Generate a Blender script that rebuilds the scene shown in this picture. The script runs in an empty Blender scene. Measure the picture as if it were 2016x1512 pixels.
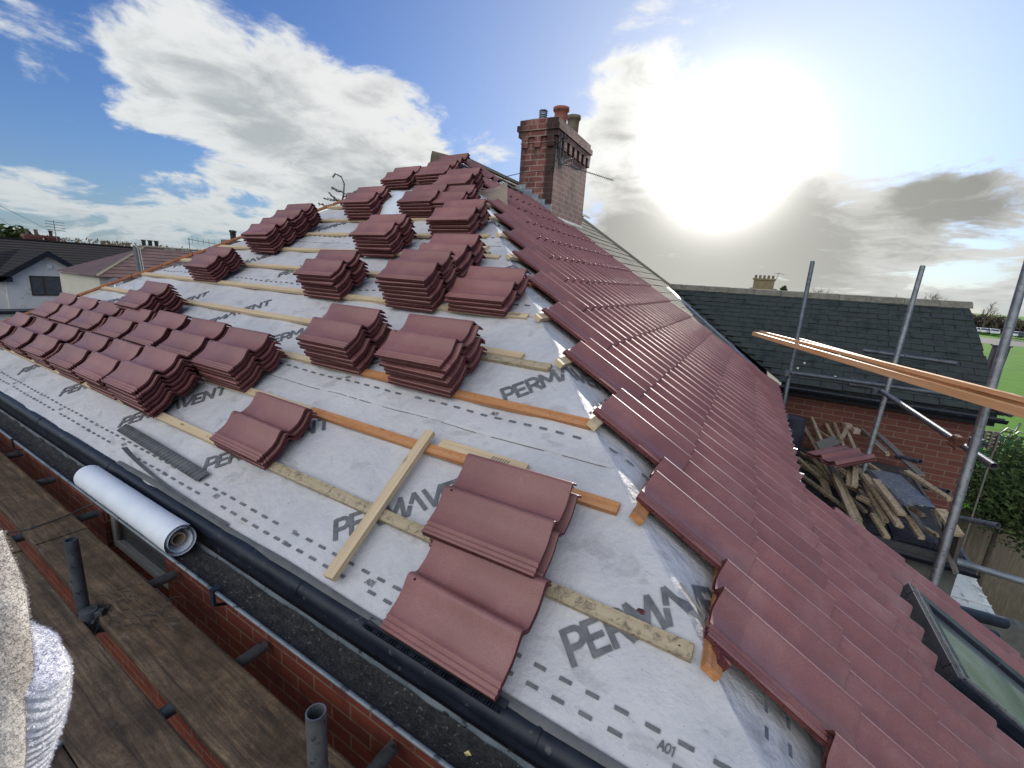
import bpy, bmesh, math, random
from mathutils import Vector as V, Matrix as M, noise as N
random.seed(7)
PI=math.pi; rad=math.radians
scn=bpy.context.scene; COL=scn.collection
# ---------------------------------------------------------------- camera model
FPX=890.91; YAW,PIT,ROL=-0.53498292,-0.22898087,0.06535279
CAM=V((-0.264168,-0.8478265,1.1062895))
fw=V((math.sin(YAW)*math.cos(PIT),math.cos(YAW)*math.cos(PIT),math.sin(PIT)))
rt0=V((math.cos(YAW),-math.sin(YAW),0)); up0=rt0.cross(fw)
RT=math.cos(ROL)*rt0+math.sin(ROL)*up0; UP=-math.sin(ROL)*rt0+math.cos(ROL)*up0
def ray(px,py): return fw+RT*((px-1008)/FPX)-UP*((py-756)/FPX)
def hit(px,py,n,d):                    # point of the photo on the plane n.p = d
    n=V(n); r=ray(px,py); return CAM+r*((d-n.dot(CAM))/n.dot(r))
def onx(px,py,x): return hit(px,py,(1,0,0),x)
def ony(px,py,y): return hit(px,py,(0,1,0),y)
def onz(px,py,z): return hit(px,py,(0,0,1),z)
def dep(px,py,z): return CAM+ray(px,py)*z
# roof planes
PF=0.5451539; PR=0.5697202; PHI=-0.0617652
nF=V((0,-math.sin(PF),math.cos(PF))); uF=V((0,math.cos(PF),math.sin(PF)))
eR=V((math.sin(PHI),math.cos(PHI),0)); uR=V((-math.cos(PHI)*math.cos(PR),math.sin(PHI)*math.cos(PR),math.sin(PR)))
nR=eR.cross(uR)
if nR.z<0: nR=-nR
def F(x,s,h=0): return V((x,0,0))+uF*s+nF*h
def R(y,s,h=0): return eR*y+uR*s+nR*h
hip=nF.cross(nR); hip=hip*(1 if hip.z>0 else -1); hip/=hip.z
HX=hip.x/(hip.dot(uF)); HY=(hip.dot(eR))/(hip.dot(uR))     # hip: x=HX*s on the front slope, y=HY*s on the right slope
APS=7.7/(0.72-HX); APX=HX*APS; APEX=F(APX,APS); ZR=APEX.z
SR=ZR/uR.z; APY=HY*SR
def XL(s): return -7.7+0.72*s
# ---------------------------------------------------------------- mesh helpers
class MB:
    def __init__(s): s.v=[]; s.f=[]; s.m=[]; s.sm=[]
    def add(s,vs,fs,mi=0,smooth=False):
        o=len(s.v); s.v+= [tuple(p) for p in vs]
        for f in fs: s.f.append(tuple(o+i for i in f)); s.m.append(mi); s.sm.append(smooth)
    def box(s,a,ex,ey,ez,mi=0):          # corner + three edge vectors
        a=V(a);ex=V(ex);ey=V(ey);ez=V(ez)
        vs=[a,a+ex,a+ex+ey,a+ey,a+ez,a+ex+ez,a+ex+ey+ez,a+ey+ez]
        fs=[(0,3,2,1),(4,5,6,7),(0,1,5,4),(1,2,6,5),(2,3,7,6),(3,0,4,7)]
        if ex.cross(ey).dot(ez)<0: fs=[f[::-1] for f in fs]
        s.add(vs,fs,mi)
    def bx(s,x0,y0,z0,x1,y1,z1,mi=0): s.box((x0,y0,z0),(x1-x0,0,0),(0,y1-y0,0),(0,0,z1-z0),mi)
    def tube(s,pts,r,seg=14,mi=0,caps=True,hollow=0):
        pts=[V(p) for p in pts]; n=len(pts); rs=r if isinstance(r,(list,tuple)) else [r]*n
        rings=[]
        d0=(pts[1]-pts[0]).normalized(); a=d0.orthogonal().normalized()
        for i,p in enumerate(pts):
            d=(pts[min(i+1,n-1)]-pts[max(i-1,0)]).normalized()
            a=(a-d*a.dot(d)).normalized(); b=d.cross(a)
            rings.append([p+(a*math.cos(2*PI*k/seg)+b*math.sin(2*PI*k/seg))*rs[i] for k in range(seg)])
        vs=[q for rg in rings for q in rg]; fs=[]
        for i in range(n-1):
            for k in range(seg):
                k2=(k+1)%seg; fs.append((i*seg+k,i*seg+k2,(i+1)*seg+k2,(i+1)*seg+k))
        s.add(vs,fs,mi,True)
        if hollow:
            for e,sg in ((0,1),(n-1,-1)):
                p=pts[e]; d=(pts[1]-pts[0]).normalized() if e==0 else (pts[-2]-pts[-1]).normalized()
                o=rings[e]; inn=[p+(q-p)*(1-hollow) for q in o]; dp_=[q+d*min(.3,(pts[-1]-pts[0]).length*.3) for q in inn]
                vs=o+inn+dp_; fs=[]
                for k in range(seg):
                    k2=(k+1)%seg; fs+= [(k,k2,seg+k2,seg+k),(seg+k,seg+k2,2*seg+k2,2*seg+k)]
                s.add(vs,fs,mi)
        elif caps:
            s.add(rings[0],[tuple(range(seg))[::-1]],mi); s.add(rings[-1],[tuple(range(seg))],mi)
    def lathe(s,c,prof,seg=24,mi=0):
        c=V(c); vs=[]; n=len(prof)
        for r,z in prof:
            for k in range(seg): vs.append(c+V((r*math.cos(2*PI*k/seg),r*math.sin(2*PI*k/seg),z)))
        fs=[(i*seg+k,i*seg+(k+1)%seg,(i+1)*seg+(k+1)%seg,(i+1)*seg+k) for i in range(n-1) for k in range(seg)]
        s.add(vs,fs,mi,True)
    def prism(s,poly,ext,mi=0):          # closed polygon extruded
        n=len(poly); poly=[V(p) for p in poly]; ext=V(ext)
        vs=poly+[p+ext for p in poly]
        fs=[tuple(range(n))[::-1],tuple(range(n,2*n))]+[(i,(i+1)%n,n+(i+1)%n,n+i) for i in range(n)]
        s.add(vs,fs,mi)
    def sheet(s,rows,mi=0,smooth=True,cl=False):
        n=len(rows); k=len(rows[0]); vs=[p for r in rows for p in r]
        s.add(vs,[(i*k+j,i*k+j+1,(i+1)*k+j+1,(i+1)*k+j) for i in range(n-1) for j in range(k-1)],mi,smooth)
    def build(s,name,mats,parent=None,loc=None,recalc=True,bevel=0):
        me=bpy.data.meshes.new(name); me.from_pydata(s.v,[],s.f)
        mats=mats if isinstance(mats,(list,tuple)) else [mats]
        for m in mats: me.materials.append(m)
        me.polygons.foreach_set('material_index',s.m); me.polygons.foreach_set('use_smooth',s.sm)
        if recalc:
            bm=bmesh.new(); bm.from_mesh(me); bmesh.ops.recalc_face_normals(bm,faces=bm.faces); bm.to_mesh(me); bm.free()
        o=bpy.data.objects.new(name,me); COL.objects.link(o)
        if parent: o.parent=parent
        if bevel:
            b=o.modifiers.new('b','BEVEL'); b.width=bevel; b.segments=2; b.limit_method='ANGLE'
        return o
def tag(o,label,cat,group=None,kind=None):
    if label: o['label']=label
    if cat: o['category']=cat
    if group: o['group']=group
    if kind: o['kind']=kind
    return o
def thing(name,label,cat,loc=(0,0,0),group=None):
    o=bpy.data.objects.new(name,None); COL.objects.link(o); o.empty_display_size=.1; tag(o,label,cat,group)
    return o
def struct(o): o['kind']='structure'; return o
# ---------------------------------------------------------------- materials
def mat(name,col=(.5,.5,.5),rough=.6,metal=0,spec=.5):
    m=bpy.data.materials.new(name); m.use_nodes=True; nt=m.node_tree; b=nt.nodes['Principled BSDF']
    b.inputs['Base Color'].default_value=(*col,1); b.inputs['Roughness'].default_value=rough
    b.inputs['Metallic'].default_value=metal; b.inputs['Specular IOR Level'].default_value=spec
    return m,nt,b
def nd(nt,t,**k):
    n=nt.nodes.new(t)
    for a,b in k.items():
        if a in n.inputs.keys() if hasattr(n.inputs,'keys') else False: n.inputs[a].default_value=b
        else: setattr(n,a,b)
    return n
def coords(nt,kind='Object',scale=(1,1,1),rot=(0,0,0)):
    t=nt.nodes.new('ShaderNodeTexCoord'); mp=nt.nodes.new('ShaderNodeMapping'); mp.inputs['Scale'].default_value=scale; mp.inputs['Rotation'].default_value=rot
    nt.links.new(t.outputs[kind],mp.inputs[0]); return mp.outputs[0]
def geopos(nt,scale=(1,1,1)):
    t=nt.nodes.new('ShaderNodeNewGeometry'); mp=nt.nodes.new('ShaderNodeMapping'); mp.inputs['Scale'].default_value=scale
    nt.links.new(t.outputs['Position'],mp.inputs[0]); return mp.outputs[0]
def noise(nt,vec,sc,det=4,rough=.55,dist=0):
    n=nt.nodes.new('ShaderNodeTexNoise'); n.inputs['Scale'].default_value=sc; n.inputs['Detail'].default_value=det
    n.inputs['Roughness'].default_value=rough; n.inputs['Distortion'].default_value=dist
    if vec: nt.links.new(vec,n.inputs['Vector'])
    return n.outputs['Fac']
def ramp(nt,fac,stops,interp='LINEAR'):
    r=nt.nodes.new('ShaderNodeValToRGB'); cr=r.color_ramp; cr.interpolation=interp
    while len(cr.elements)<len(stops): cr.elements.new(.5)
    for e,(p,c) in zip(cr.elements,stops): e.position=p; e.color=(*c,1) if len(c)==3 else c
    nt.links.new(fac,r.inputs[0]); return r.outputs[0]
def mix(nt,f,a,b,mode='MIX'):
    m=nt.nodes.new('ShaderNodeMix'); m.data_type='RGBA'; m.blend_type=mode
    for s,i in ((f,0),(a,6),(b,7)):
        if hasattr(s,'is_output'): nt.links.new(s,m.inputs[i])
        else: m.inputs[i].default_value=s if i==0 else (*s,1)
    return m.outputs[2]
def mth(nt,op,a,b=0,c=None,clamp=False):
    m=nt.nodes.new('ShaderNodeMath'); m.operation=op; m.use_clamp=clamp
    for i,s in enumerate((a,b) if c is None else (a,b,c)):
        if hasattr(s,'is_output'): nt.links.new(s,m.inputs[i])
        else: m.inputs[i].default_value=s
    return m.outputs[0]
def bump(nt,b,h,st=.3,dist=.01,prev=None):
    n=nt.nodes.new('ShaderNodeBump'); n.inputs['Strength'].default_value=st; n.inputs['Distance'].default_value=dist
    nt.links.new(h,n.inputs['Height'])
    if prev: nt.links.new(prev,n.inputs['Normal'])
    nt.links.new(n.outputs[0],b.inputs['Normal']); return n.outputs[0]
def noisy(name,c1,c2,sc=6,rough=.6,metal=0,bst=.2,bsc=60,bd=.004,kind='pos',lo=.35,hi=.65,scale=(1,1,1),spec=.5,extra=None,c3=None):
    m,nt,b=mat(name,c1,rough,metal,spec); vec=geopos(nt,scale) if kind=='pos' else coords(nt,'Object',scale)
    f=noise(nt,vec,sc,6,.6); col=ramp(nt,f,[(lo,c1),(hi,c2)] if not c3 else [(lo,c1),((lo+hi)/2,c2),(hi,c3)])
    if extra:   # dark/pale specks: (scale, threshold, colour)
        f2=noise(nt,vec,extra[0],3,.6); k=ramp(nt,f2,[(extra[1],(0,0,0)),(extra[1]+.06,(1,1,1))]); col=mix(nt,k,col,extra[2])
    nt.links.new(col,b.inputs['Base Color'])
    f3=noise(nt,vec,bsc,4,.6); bump(nt,b,f3,bst,bd)
    r=mth(nt,'MULTIPLY_ADD',f,.25,rough-.12); nt.links.new(r,b.inputs['Roughness'])
    return m
def make_tile(laid=False):
    m,nt,b=mat('tile_face',(.25,.09,.095),.5); vec=geopos(nt); obj=coords(nt,'Object')
    oi=nt.nodes.new('ShaderNodeObjectInfo')
    f=noise(nt,vec,3.5,6,.65); c=ramp(nt,f,[(.3,(.192,.079,.074)),(.5,(.235,.099,.092)),(.72,(.288,.134,.124))])
    g=noise(nt,vec,260,3,.8); c=mix(nt,ramp(nt,g,[(.48,(0,0,0)),(.62,(.45,.45,.45))]),c,(.12,.042,.042))
    # pale lime bloom in patches and fine scratches
    e=noise(nt,vec,5.5,8,.75,.6); k=ramp(nt,e,[(.60,(0,0,0)),(.74,(1,1,1))]); c=mix(nt,mth(nt,'MULTIPLY',k,.20),c,(.5,.36,.34))
    s=noise(nt,geopos(nt,(30,8,30)),3,5,.8); k2=ramp(nt,s,[(.70,(0,0,0)),(.73,(1,1,1))]); c=mix(nt,mth(nt,'MULTIPLY',k2,.35),c,(.55,.43,.4))
    if laid:
        g_=nt.nodes.new('ShaderNodeNewGeometry')
        def dt(vv):
            n_=nt.nodes.new('ShaderNodeVectorMath'); n_.operation='DOT_PRODUCT'; nt.links.new(g_.outputs['Position'],n_.inputs[0]); n_.inputs[1].default_value=vv; return n_.outputs['Value']
        u_=mth(nt,'FLOOR',mth(nt,'DIVIDE',mth(nt,'ADD',dt(eR),-.347),.318)); w_=mth(nt,'FLOOR',mth(nt,'DIVIDE',mth(nt,'ADD',dt(uR),.05),.3275)); cb_=nt.nodes.new('ShaderNodeCombineXYZ'); nt.links.new(u_,cb_.inputs[0]); nt.links.new(w_,cb_.inputs[1])
        wn=nt.nodes.new('ShaderNodeTexWhiteNoise'); wn.noise_dimensions='2D'; nt.links.new(cb_.outputs[0],wn.inputs['Vector']); rnd_=wn.outputs['Value']
        # dried cutting dust in drifts on the lower courses
        e2_=noise(nt,geopos(nt,(1,1,1)),2.1,7,.7,.3); low=nt.nodes.new('ShaderNodeMapRange'); low.inputs['From Min'].default_value=1.4; low.inputs['From Max'].default_value=-.6; nt.links.new(dt(uR),low.inputs[0])
        kk=ramp(nt,e2_,[(.50,(0,0,0)),(.66,(1,1,1))]); c=mix(nt,mth(nt,'MULTIPLY',mth(nt,'MULTIPLY',kk,low.outputs[0]),.26),c,(.44,.33,.31))
    else: rnd_=oi.outputs['Random']
    v=mth(nt,'MULTIPLY_ADD',rnd_,.17 if laid else .26,.93 if laid else .90); h=nt.nodes.new('ShaderNodeHueSaturation'); nt.links.new(c,h.inputs['Color']); nt.links.new(v,h.inputs['Value'])
    nt.links.new(h.outputs[0],b.inputs['Base Color'])
    r=mth(nt,'MULTIPLY_ADD',f,.25,.37); nt.links.new(r,b.inputs['Roughness']); b.inputs['Coat Weight'].default_value=.12; b.inputs['Coat Roughness'].default_value=.4
    bump(nt,b,noise(nt,vec,300,3,.7),.25,.0015)
    return m
MT=make_tile(); MTL=make_tile(True)
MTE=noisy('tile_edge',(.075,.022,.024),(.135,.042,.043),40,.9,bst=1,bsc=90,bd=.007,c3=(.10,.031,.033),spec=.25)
MHOLE,_,_=mat('dark_hole',(.012,.008,.008),.9)
def make_membrane():
    m,nt,b=mat('membrane',(.62,.62,.65),.6,0,.25); vec=geopos(nt)
    f=noise(nt,vec,2.2,8,.7); c=ramp(nt,f,[(.3,(.40,.405,.425)),(.5,(.495,.50,.52)),(.7,(.585,.585,.60))])
    w=noise(nt,vec,9,8,.75,.2); k=ramp(nt,w,[(.60,(0,0,0)),(.72,(1,1,1))]); c=mix(nt,mth(nt,'MULTIPLY',k,.30),c,(.36,.36,.38))
    sc=noise(nt,geopos(nt,(6,30,30)),2.5,6,.8,.3); k2=ramp(nt,sc,[(.62,(0,0,0)),(.68,(1,1,1))]); c=mix(nt,mth(nt,'MULTIPLY',k2,.6),c,(.20,.20,.215))
    bt=noise(nt,geopos(nt,(1.0,1.6,1.6)),5.2,3,.55,.6); kb=ramp(nt,bt,[(.60,(0,0,0)),(.66,(1,1,1))]); c=mix(nt,mth(nt,'MULTIPLY',mth(nt,'MULTIPLY',kb,noise(nt,vec,60,3,.7)),.55),c,(.20,.19,.19))
    st=noise(nt,vec,1.1,4,.6); k3=ramp(nt,st,[(.55,(0,0,0)),(.75,(1,1,1))]); c=mix(nt,mth(nt,'MULTIPLY',k3,.35),c,(.40,.35,.30))
    sp=noise(nt,vec,130,2,.5); k4=ramp(nt,sp,[(.735,(0,0,0)),(.76,(1,1,1))]); c=mix(nt,mth(nt,'MULTIPLY',k4,.55),c,(.12,.11,.11))
    nt.links.new(c,b.inputs['Base Color'])
    p=bump(nt,b,noise(nt,vec,4.5,6,.6,.15),.62,.055); bump(nt,b,noise(nt,vec,500,2,.6),.12,.001,p)
    return m
MMEM=make_membrane()
MINK=noisy('print_ink',(.085,.09,.10),(.15,.155,.165),30,.6,bst=.05)
def wood(name,c1,c2,c3,rough=.7,dirt=0,dirtc=(.05,.045,.04),knots=True):
    m,nt,b=mat(name,c1,rough,0,.3); o=coords(nt,'Object',(1.2,34,34)); oi=nt.nodes.new('ShaderNodeObjectInfo')
    add=nt.nodes.new('ShaderNodeVectorMath'); add.operation='MULTIPLY_ADD'; nt.links.new(oi.outputs['Random'],add.inputs[0]); add.inputs[1].default_value=(37,91,53); nt.links.new(o,add.inputs[2])
    g=noise(nt,add.outputs[0],1.6,6,.65,.4); c=ramp(nt,g,[(.3,c1),(.5,c2),(.68,c3)])
    big=noise(nt,geopos(nt),7,3,.6); c=mix(nt,mth(nt,'MULTIPLY',big,.35),c,tuple(x*.62 for x in c1))
    if knots:
        kv=coords(nt,'Object',(4.2,16,16)); vo=nt.nodes.new('ShaderNodeTexVoronoi'); vo.inputs['Scale'].default_value=1.0; nt.links.new(kv,vo.inputs['Vector'])
        k=ramp(nt,vo.outputs['Distance'],[(.07,(1,1,1)),(.13,(0,0,0))]); c=mix(nt,mth(nt,'MULTIPLY',k,.75),c,tuple(x*.28 for x in c1))
    if dirt:
        d=noise(nt,geopos(nt),38,7,.8,.6); k=ramp(nt,d,[(.5,(0,0,0)),(.62,(1,1,1))]); c=mix(nt,mth(nt,'MULTIPLY',k,dirt),c,dirtc)
    nt.links.new(c,b.inputs['Base Color']); bump(nt,b,g,.35,.003); return m
WPALE=wood('timber_pale',(.52,.39,.23),(.60,.47,.30),(.68,.56,.38))
WORAN=wood('timber_orange',(.42,.17,.06),(.52,.24,.10),(.60,.33,.16),.65,.25,(.12,.05,.02))
WMOT=wood('timber_mottled',(.36,.29,.18),(.44,.36,.24),(.5,.43,.3),.85,.75,(.09,.08,.06))
WOLD=wood('timber_old',(.25,.185,.115),(.42,.33,.215),(.60,.49,.33),.85,.8,(.035,.028,.022))
WGREY=wood('timber_grey',(.13,.12,.105),(.19,.175,.155),(.26,.24,.21),.9,.5,(.05,.045,.04))
WNEW=wood('timber_new',(.62,.32,.14),(.72,.42,.21),(.80,.52,.30),.6,0)
WDECK=None
def make_deck():
    m,nt,b=mat('deck_board',(.1,.08,.06),.85,0,.25); vec=geopos(nt)
    g=noise(nt,geopos(nt,(1.1,15,15)),2,8,.75,.8); f=noise(nt,vec,3.2,9,.78,.4)
    c=ramp(nt,f,[(.32,(.055,.040,.029)),(.48,(.14,.098,.066)),(.66,(.27,.195,.125))]); c=mix(nt,ramp(nt,g,[(.40,(0,0,0)),(.62,(.85,.85,.85))]),c,(.042,.034,.028))
    e=noise(nt,vec,14,6,.75); k=ramp(nt,e,[(.58,(0,0,0)),(.7,(1,1,1))]); c=mix(nt,mth(nt,'MULTIPLY',k,.4),c,(.20,.18,.16))
    w=noise(nt,geopos(nt,(2,7,7)),2,6,.8,2.2); k3=ramp(nt,w,[(.485,(0,0,0)),(.5,(1,1,1)),(.515,(0,0,0))]); c=mix(nt,mth(nt,'MULTIPLY',k3,.6),c,(.02,.017,.015))
    nt.links.new(c,b.inputs['Base Color']); p=bump(nt,b,g,.5,.006); bump(nt,b,noise(nt,vec,60,5,.7),.4,.004,p); return m
MDECK=make_deck()
def make_brick(name,cols,mortar,rough=.85,bw=.225,rh=.075,soot=0,z0=0,mort=.01,blot=None,corner=False):
    m,nt,b=mat(name,cols[0],rough,0,.25); g=nt.nodes.new('ShaderNodeNewGeometry'); sp=nt.nodes.new('ShaderNodeSeparateXYZ'); sn=nt.nodes.new('ShaderNodeSeparateXYZ')
    nt.links.new(g.outputs['Position'],sp.inputs[0]); nt.links.new(g.outputs['True Normal'],sn.inputs[0])
    isx=mth(nt,'GREATER_THAN',mth(nt,'ABSOLUTE',sn.outputs[0]),mth(nt,'ABSOLUTE',sn.outputs[1]))
    u=mth(nt,'ADD',mth(nt,'MULTIPLY',sp.outputs[1],isx),mth(nt,'MULTIPLY',sp.outputs[0],mth(nt,'SUBTRACT',1,isx)))
    cb=nt.nodes.new('ShaderNodeCombineXYZ'); nt.links.new(u,cb.inputs[0]); nt.links.new(mth(nt,'ADD',sp.outputs[2],z0),cb.inputs[1])
    br=nt.nodes.new('ShaderNodeTexBrick'); nt.links.new(cb.outputs[0],br.inputs['Vector'])
    br.inputs['Scale'].default_value=1; br.inputs['Brick Width'].default_value=bw; br.inputs['Row Height'].default_value=rh; br.inputs['Mortar Size'].default_value=mort/2
    br.inputs['Mortar Smooth'].default_value=.12; br.inputs['Bias'].default_value=0
    br.inputs['Color1'].default_value=(*cols[0],1); br.inputs['Color2'].default_value=(*cols[1],1); br.inputs['Mortar'].default_value=(*mortar,1)
    f=noise(nt,g.outputs['Position'],9,7,.7); c=mix(nt,mth(nt,'MULTIPLY',f,.4),br.outputs['Color'],tuple(x*.45 for x in cols[0]))
    if blot:
        f4=noise(nt,g.outputs['Position'],4.5,5,.7); k4=ramp(nt,f4,[(.5,(0,0,0)),(.6,(1,1,1))]); c=mix(nt,mth(nt,'MULTIPLY',k4,.6),c,blot)
    if soot:
        f2=noise(nt,g.outputs['Position'],2.2,6,.75); k=ramp(nt,f2,[(.46,(0,0,0)),(.6,(1,1,1))]); c=mix(nt,mth(nt,'MULTIPLY',k,soot),c,(.018,.016,.015))
    if corner:   # sun glow painted in as paler brick on the right face, soot elsewhere
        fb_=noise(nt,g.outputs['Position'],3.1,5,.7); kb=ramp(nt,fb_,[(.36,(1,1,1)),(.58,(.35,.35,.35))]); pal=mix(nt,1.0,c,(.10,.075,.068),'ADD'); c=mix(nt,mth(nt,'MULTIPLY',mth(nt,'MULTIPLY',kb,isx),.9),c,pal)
    if corner:   # soot run down both arrises of the front face
        q=mth(nt,'ADD',sp.outputs[0],mth(nt,'MULTIPLY',noise(nt,g.outputs['Position'],7,5,.7),.16)); a1=nt.nodes.new('ShaderNodeMapRange'); a1.inputs['From Min'].default_value=-3.54; a1.inputs['From Max'].default_value=-3.49; nt.links.new(q,a1.inputs[0])
        a2=nt.nodes.new('ShaderNodeMapRange'); a2.inputs['From Min'].default_value=-3.80; a2.inputs['From Max'].default_value=-3.85; nt.links.new(q,a2.inputs[0])
        isy=mth(nt,'SUBTRACT',1,isx); k5=mth(nt,'MULTIPLY',mth(nt,'MAXIMUM',a1.outputs[0],mth(nt,'MULTIPLY',a2.outputs[0],.7)),isy); c=mix(nt,mth(nt,'MULTIPLY',k5,.82),c,(.02,.018,.017))
    nt.links.new(c,b.inputs['Base Color'])
    p=bump(nt,b,br.outputs['Fac'],-.8,.008); bump(nt,b,noise(nt,g.outputs['Position'],70,5,.7),.4,.004,p)
    return m
MBRICK=make_brick('brick_wall',((.165,.038,.021),(.11,.024,.016)),(.18,.125,.09),z0=.02,blot=(.07,.018,.016))
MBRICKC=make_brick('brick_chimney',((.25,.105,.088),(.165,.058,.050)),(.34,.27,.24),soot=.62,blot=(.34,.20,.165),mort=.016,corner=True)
MBRICKW=make_brick('brick_wing',((.17,.066,.050),(.125,.048,.040)),(.20,.155,.125),z0=.03)
MSLATE=noisy('slate_dark',(.020,.027,.028),(.040,.050,.046),5,.75,spec=.25,bst=.5,bsc=30,bd=.01,c3=(.030,.035,.040),extra=(16,.68,(.075,.085,.06)))
MSLATEL=noisy('slate_lichen',(.06,.065,.055),(.115,.118,.098),6,.9,spec=.1,bst=.6,bsc=30,bd=.01,c3=(.15,.15,.12),extra=(22,.62,(.20,.19,.14)))
MMORT=noisy('mortar',(.115,.11,.085),(.20,.19,.15),12,.9,bst=.8,bsc=40,bd=.01)
MBLK=noisy('black_plastic',(.006,.010,.018),(.013,.019,.031),9,.46,spec=.35,bst=.06,bsc=40,bd=.003,extra=(30,.64,(.06,.065,.07)))
MFELT=noisy('dark_felt',(.025,.026,.03),(.05,.052,.058),6,.8,bst=.7,bsc=70,bd=.006,extra=(14,.6,(.10,.10,.10)))
MDIRT=noisy('gutter_dirt',(.012,.013,.014),(.038,.039,.039),22,.95,bst=1,bsc=80,bd=.015,extra=(70,.62,(.14,.14,.13)))
MGALV=noisy('galvanised_steel',(.13,.14,.15),(.22,.235,.25),18,.48,.65,bst=.25,bsc=60,extra=(40,.6,(.10,.10,.10)))
MGALVD=noisy('tarnished_steel',(.07,.085,.10),(.13,.15,.17),14,.5,.6,bst=.3,bsc=60,extra=(30,.6,(.04,.04,.045)))
MLIP=noisy('grey_gutter',(.12,.145,.165),(.20,.23,.255),10,.35,.2,bst=.1,extra=(22,.6,(.05,.06,.07)))
MGREY=noisy('grey_plastic',(.07,.075,.08),(.11,.115,.12),12,.6,bst=.2)
MLEAD=noisy('lead_sheet',(.16,.19,.22),(.30,.34,.38),8,.5,.3,bst=.4,bsc=20,bd=.01)
MSHEET=noisy('white_sheet',(.60,.66,.74),(.70,.75,.80),5,.5,bst=.25,bsc=12,bd=.01,spec=.3)
MCARD=noisy('cardboard_core',(.28,.21,.15),(.36,.28,.2),15,.85)
MTERR=noisy('terracotta',(.34,.12,.06),(.44,.18,.09),10,.8,bst=.4)
MPOT=noisy('chimney_pot_clay',(.32,.12,.085),(.24,.08,.06),9,.8,bst=.5,extra=(9,.6,(.07,.055,.05)))
MPOT2=noisy('chimney_pot_buff',(.20,.16,.11),(.12,.10,.075),9,.85,bst=.6)
MREND=noisy('white_render',(.62,.62,.60),(.70,.70,.68),1.6,.85,bst=.25,bsc=30,extra=(2.5,.63,(.33,.33,.31)))
MDTILE=noisy('dark_roof_tile',(.022,.020,.022),(.038,.035,.036),3,.75,bst=.3)
def rowroof(name,c,line,per):
    m,nt,b=mat(name,c,.8,0,.2); g_=nt.nodes.new('ShaderNodeNewGeometry'); sp=nt.nodes.new('ShaderNodeSeparateXYZ'); nt.links.new(g_.outputs['Position'],sp.inputs[0])
    fr=mth(nt,'FRACT',mth(nt,'DIVIDE',mth(nt,'ADD',sp.outputs[2],50),per)); k=ramp(nt,fr,[(.0,(1,1,1)),(.30,(1,1,1)),(.42,(0,0,0))]); f=noise(nt,g_.outputs['Position'],2,6,.7)
    c_=mix(nt,f,c,tuple(x*1.5 for x in c)); c_=mix(nt,k,c_,line); nt.links.new(c_,b.inputs['Base Color']); return m
MROW=rowroof('course_roof',(.024,.022,.021),(.006,.006,.007),.165)
MPTILE=noisy('brown_roof_tile',(.10,.060,.055),(.14,.085,.078),2,.75,bst=.3)
MGRASS=noisy('grass',(.055,.16,.012),(.085,.22,.018),.35,.98,bst=.2,bsc=3,bd=.03,c3=(.07,.18,.014),spec=.05)
MTARM=noisy('tarmac',(.045,.045,.047),(.065,.065,.066),3,.9)
MLEAF=noisy('leaf_dark',(.018,.036,.012),(.045,.075,.024),7,.85,spec=.15,bst=.1,c3=(.075,.10,.04))
MTWIG=noisy('bare_twig',(.13,.095,.06),(.20,.15,.10),3,.9)
MBARK=noisy('bark',(.07,.055,.04),(.11,.09,.065),20,.95,bst=.8)
MHEDGE=noisy('winter_hedge',(.055,.045,.033),(.085,.07,.05),.6,.95)
MFENCE=noisy('fence_board',(.15,.125,.095),(.22,.19,.15),4,.9,scale=(8,8,1),bst=.4)
MGREEN=noisy('green_paint',(.015,.085,.05),(.022,.11,.065),4,.5)
MPUR=noisy('dark_panel',(.02,.016,.028),(.035,.028,.045),5,.6)
MWHITE=noisy('white_paint',(.62,.63,.63),(.72,.72,.72),8,.5)
MRUST=noisy('rust',(.16,.06,.03),(.07,.035,.025),40,.8,.3,bst=.6)
MPOLY=noisy('polycarbonate',(.45,.48,.46),(.58,.60,.56),5,.35,bst=.3,extra=(12,.6,(.22,.22,.18)))
MCON=noisy('concrete',(.09,.095,.09),(.15,.155,.145),5,.9,bst=.4)
def glass(name,col,rough=.08,alpha=None):
    m,nt,b=mat(name,col,rough,0,.8); vec=geopos(nt); f=noise(nt,vec,4,6,.7); c=ramp(nt,f,[(.35,col),(.7,tuple(min(1,x*1.7+.01) for x in col))]); nt.links.new(c,b.inputs['Base Color'])
    nt.links.new(mth(nt,'MULTIPLY_ADD',f,.25,rough),b.inputs['Roughness']); return m
MGLD=glass('dark_glass',(.025,.032,.038),.12); MGLS=glass('skylight_glass',(.085,.095,.098),.14); MGLW=glass('window_glass',(.04,.045,.055),.5)
MFRAMEB,_,_=mat('brown_frame',(.06,.045,.038),.6); MLEG,_,_=mat('white_frame',(.30,.31,.31),.5)
MCARW,_,_=mat('car_white',(.6,.61,.62),.25); MCARS,_,_=mat('car_silver',(.35,.37,.39),.3,.4); MCARD2,_,_=mat('car_dark',(.05,.055,.065),.3,.2); MTYRE,_,_=mat('tyre',(.02,.02,.02),.9)
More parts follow.
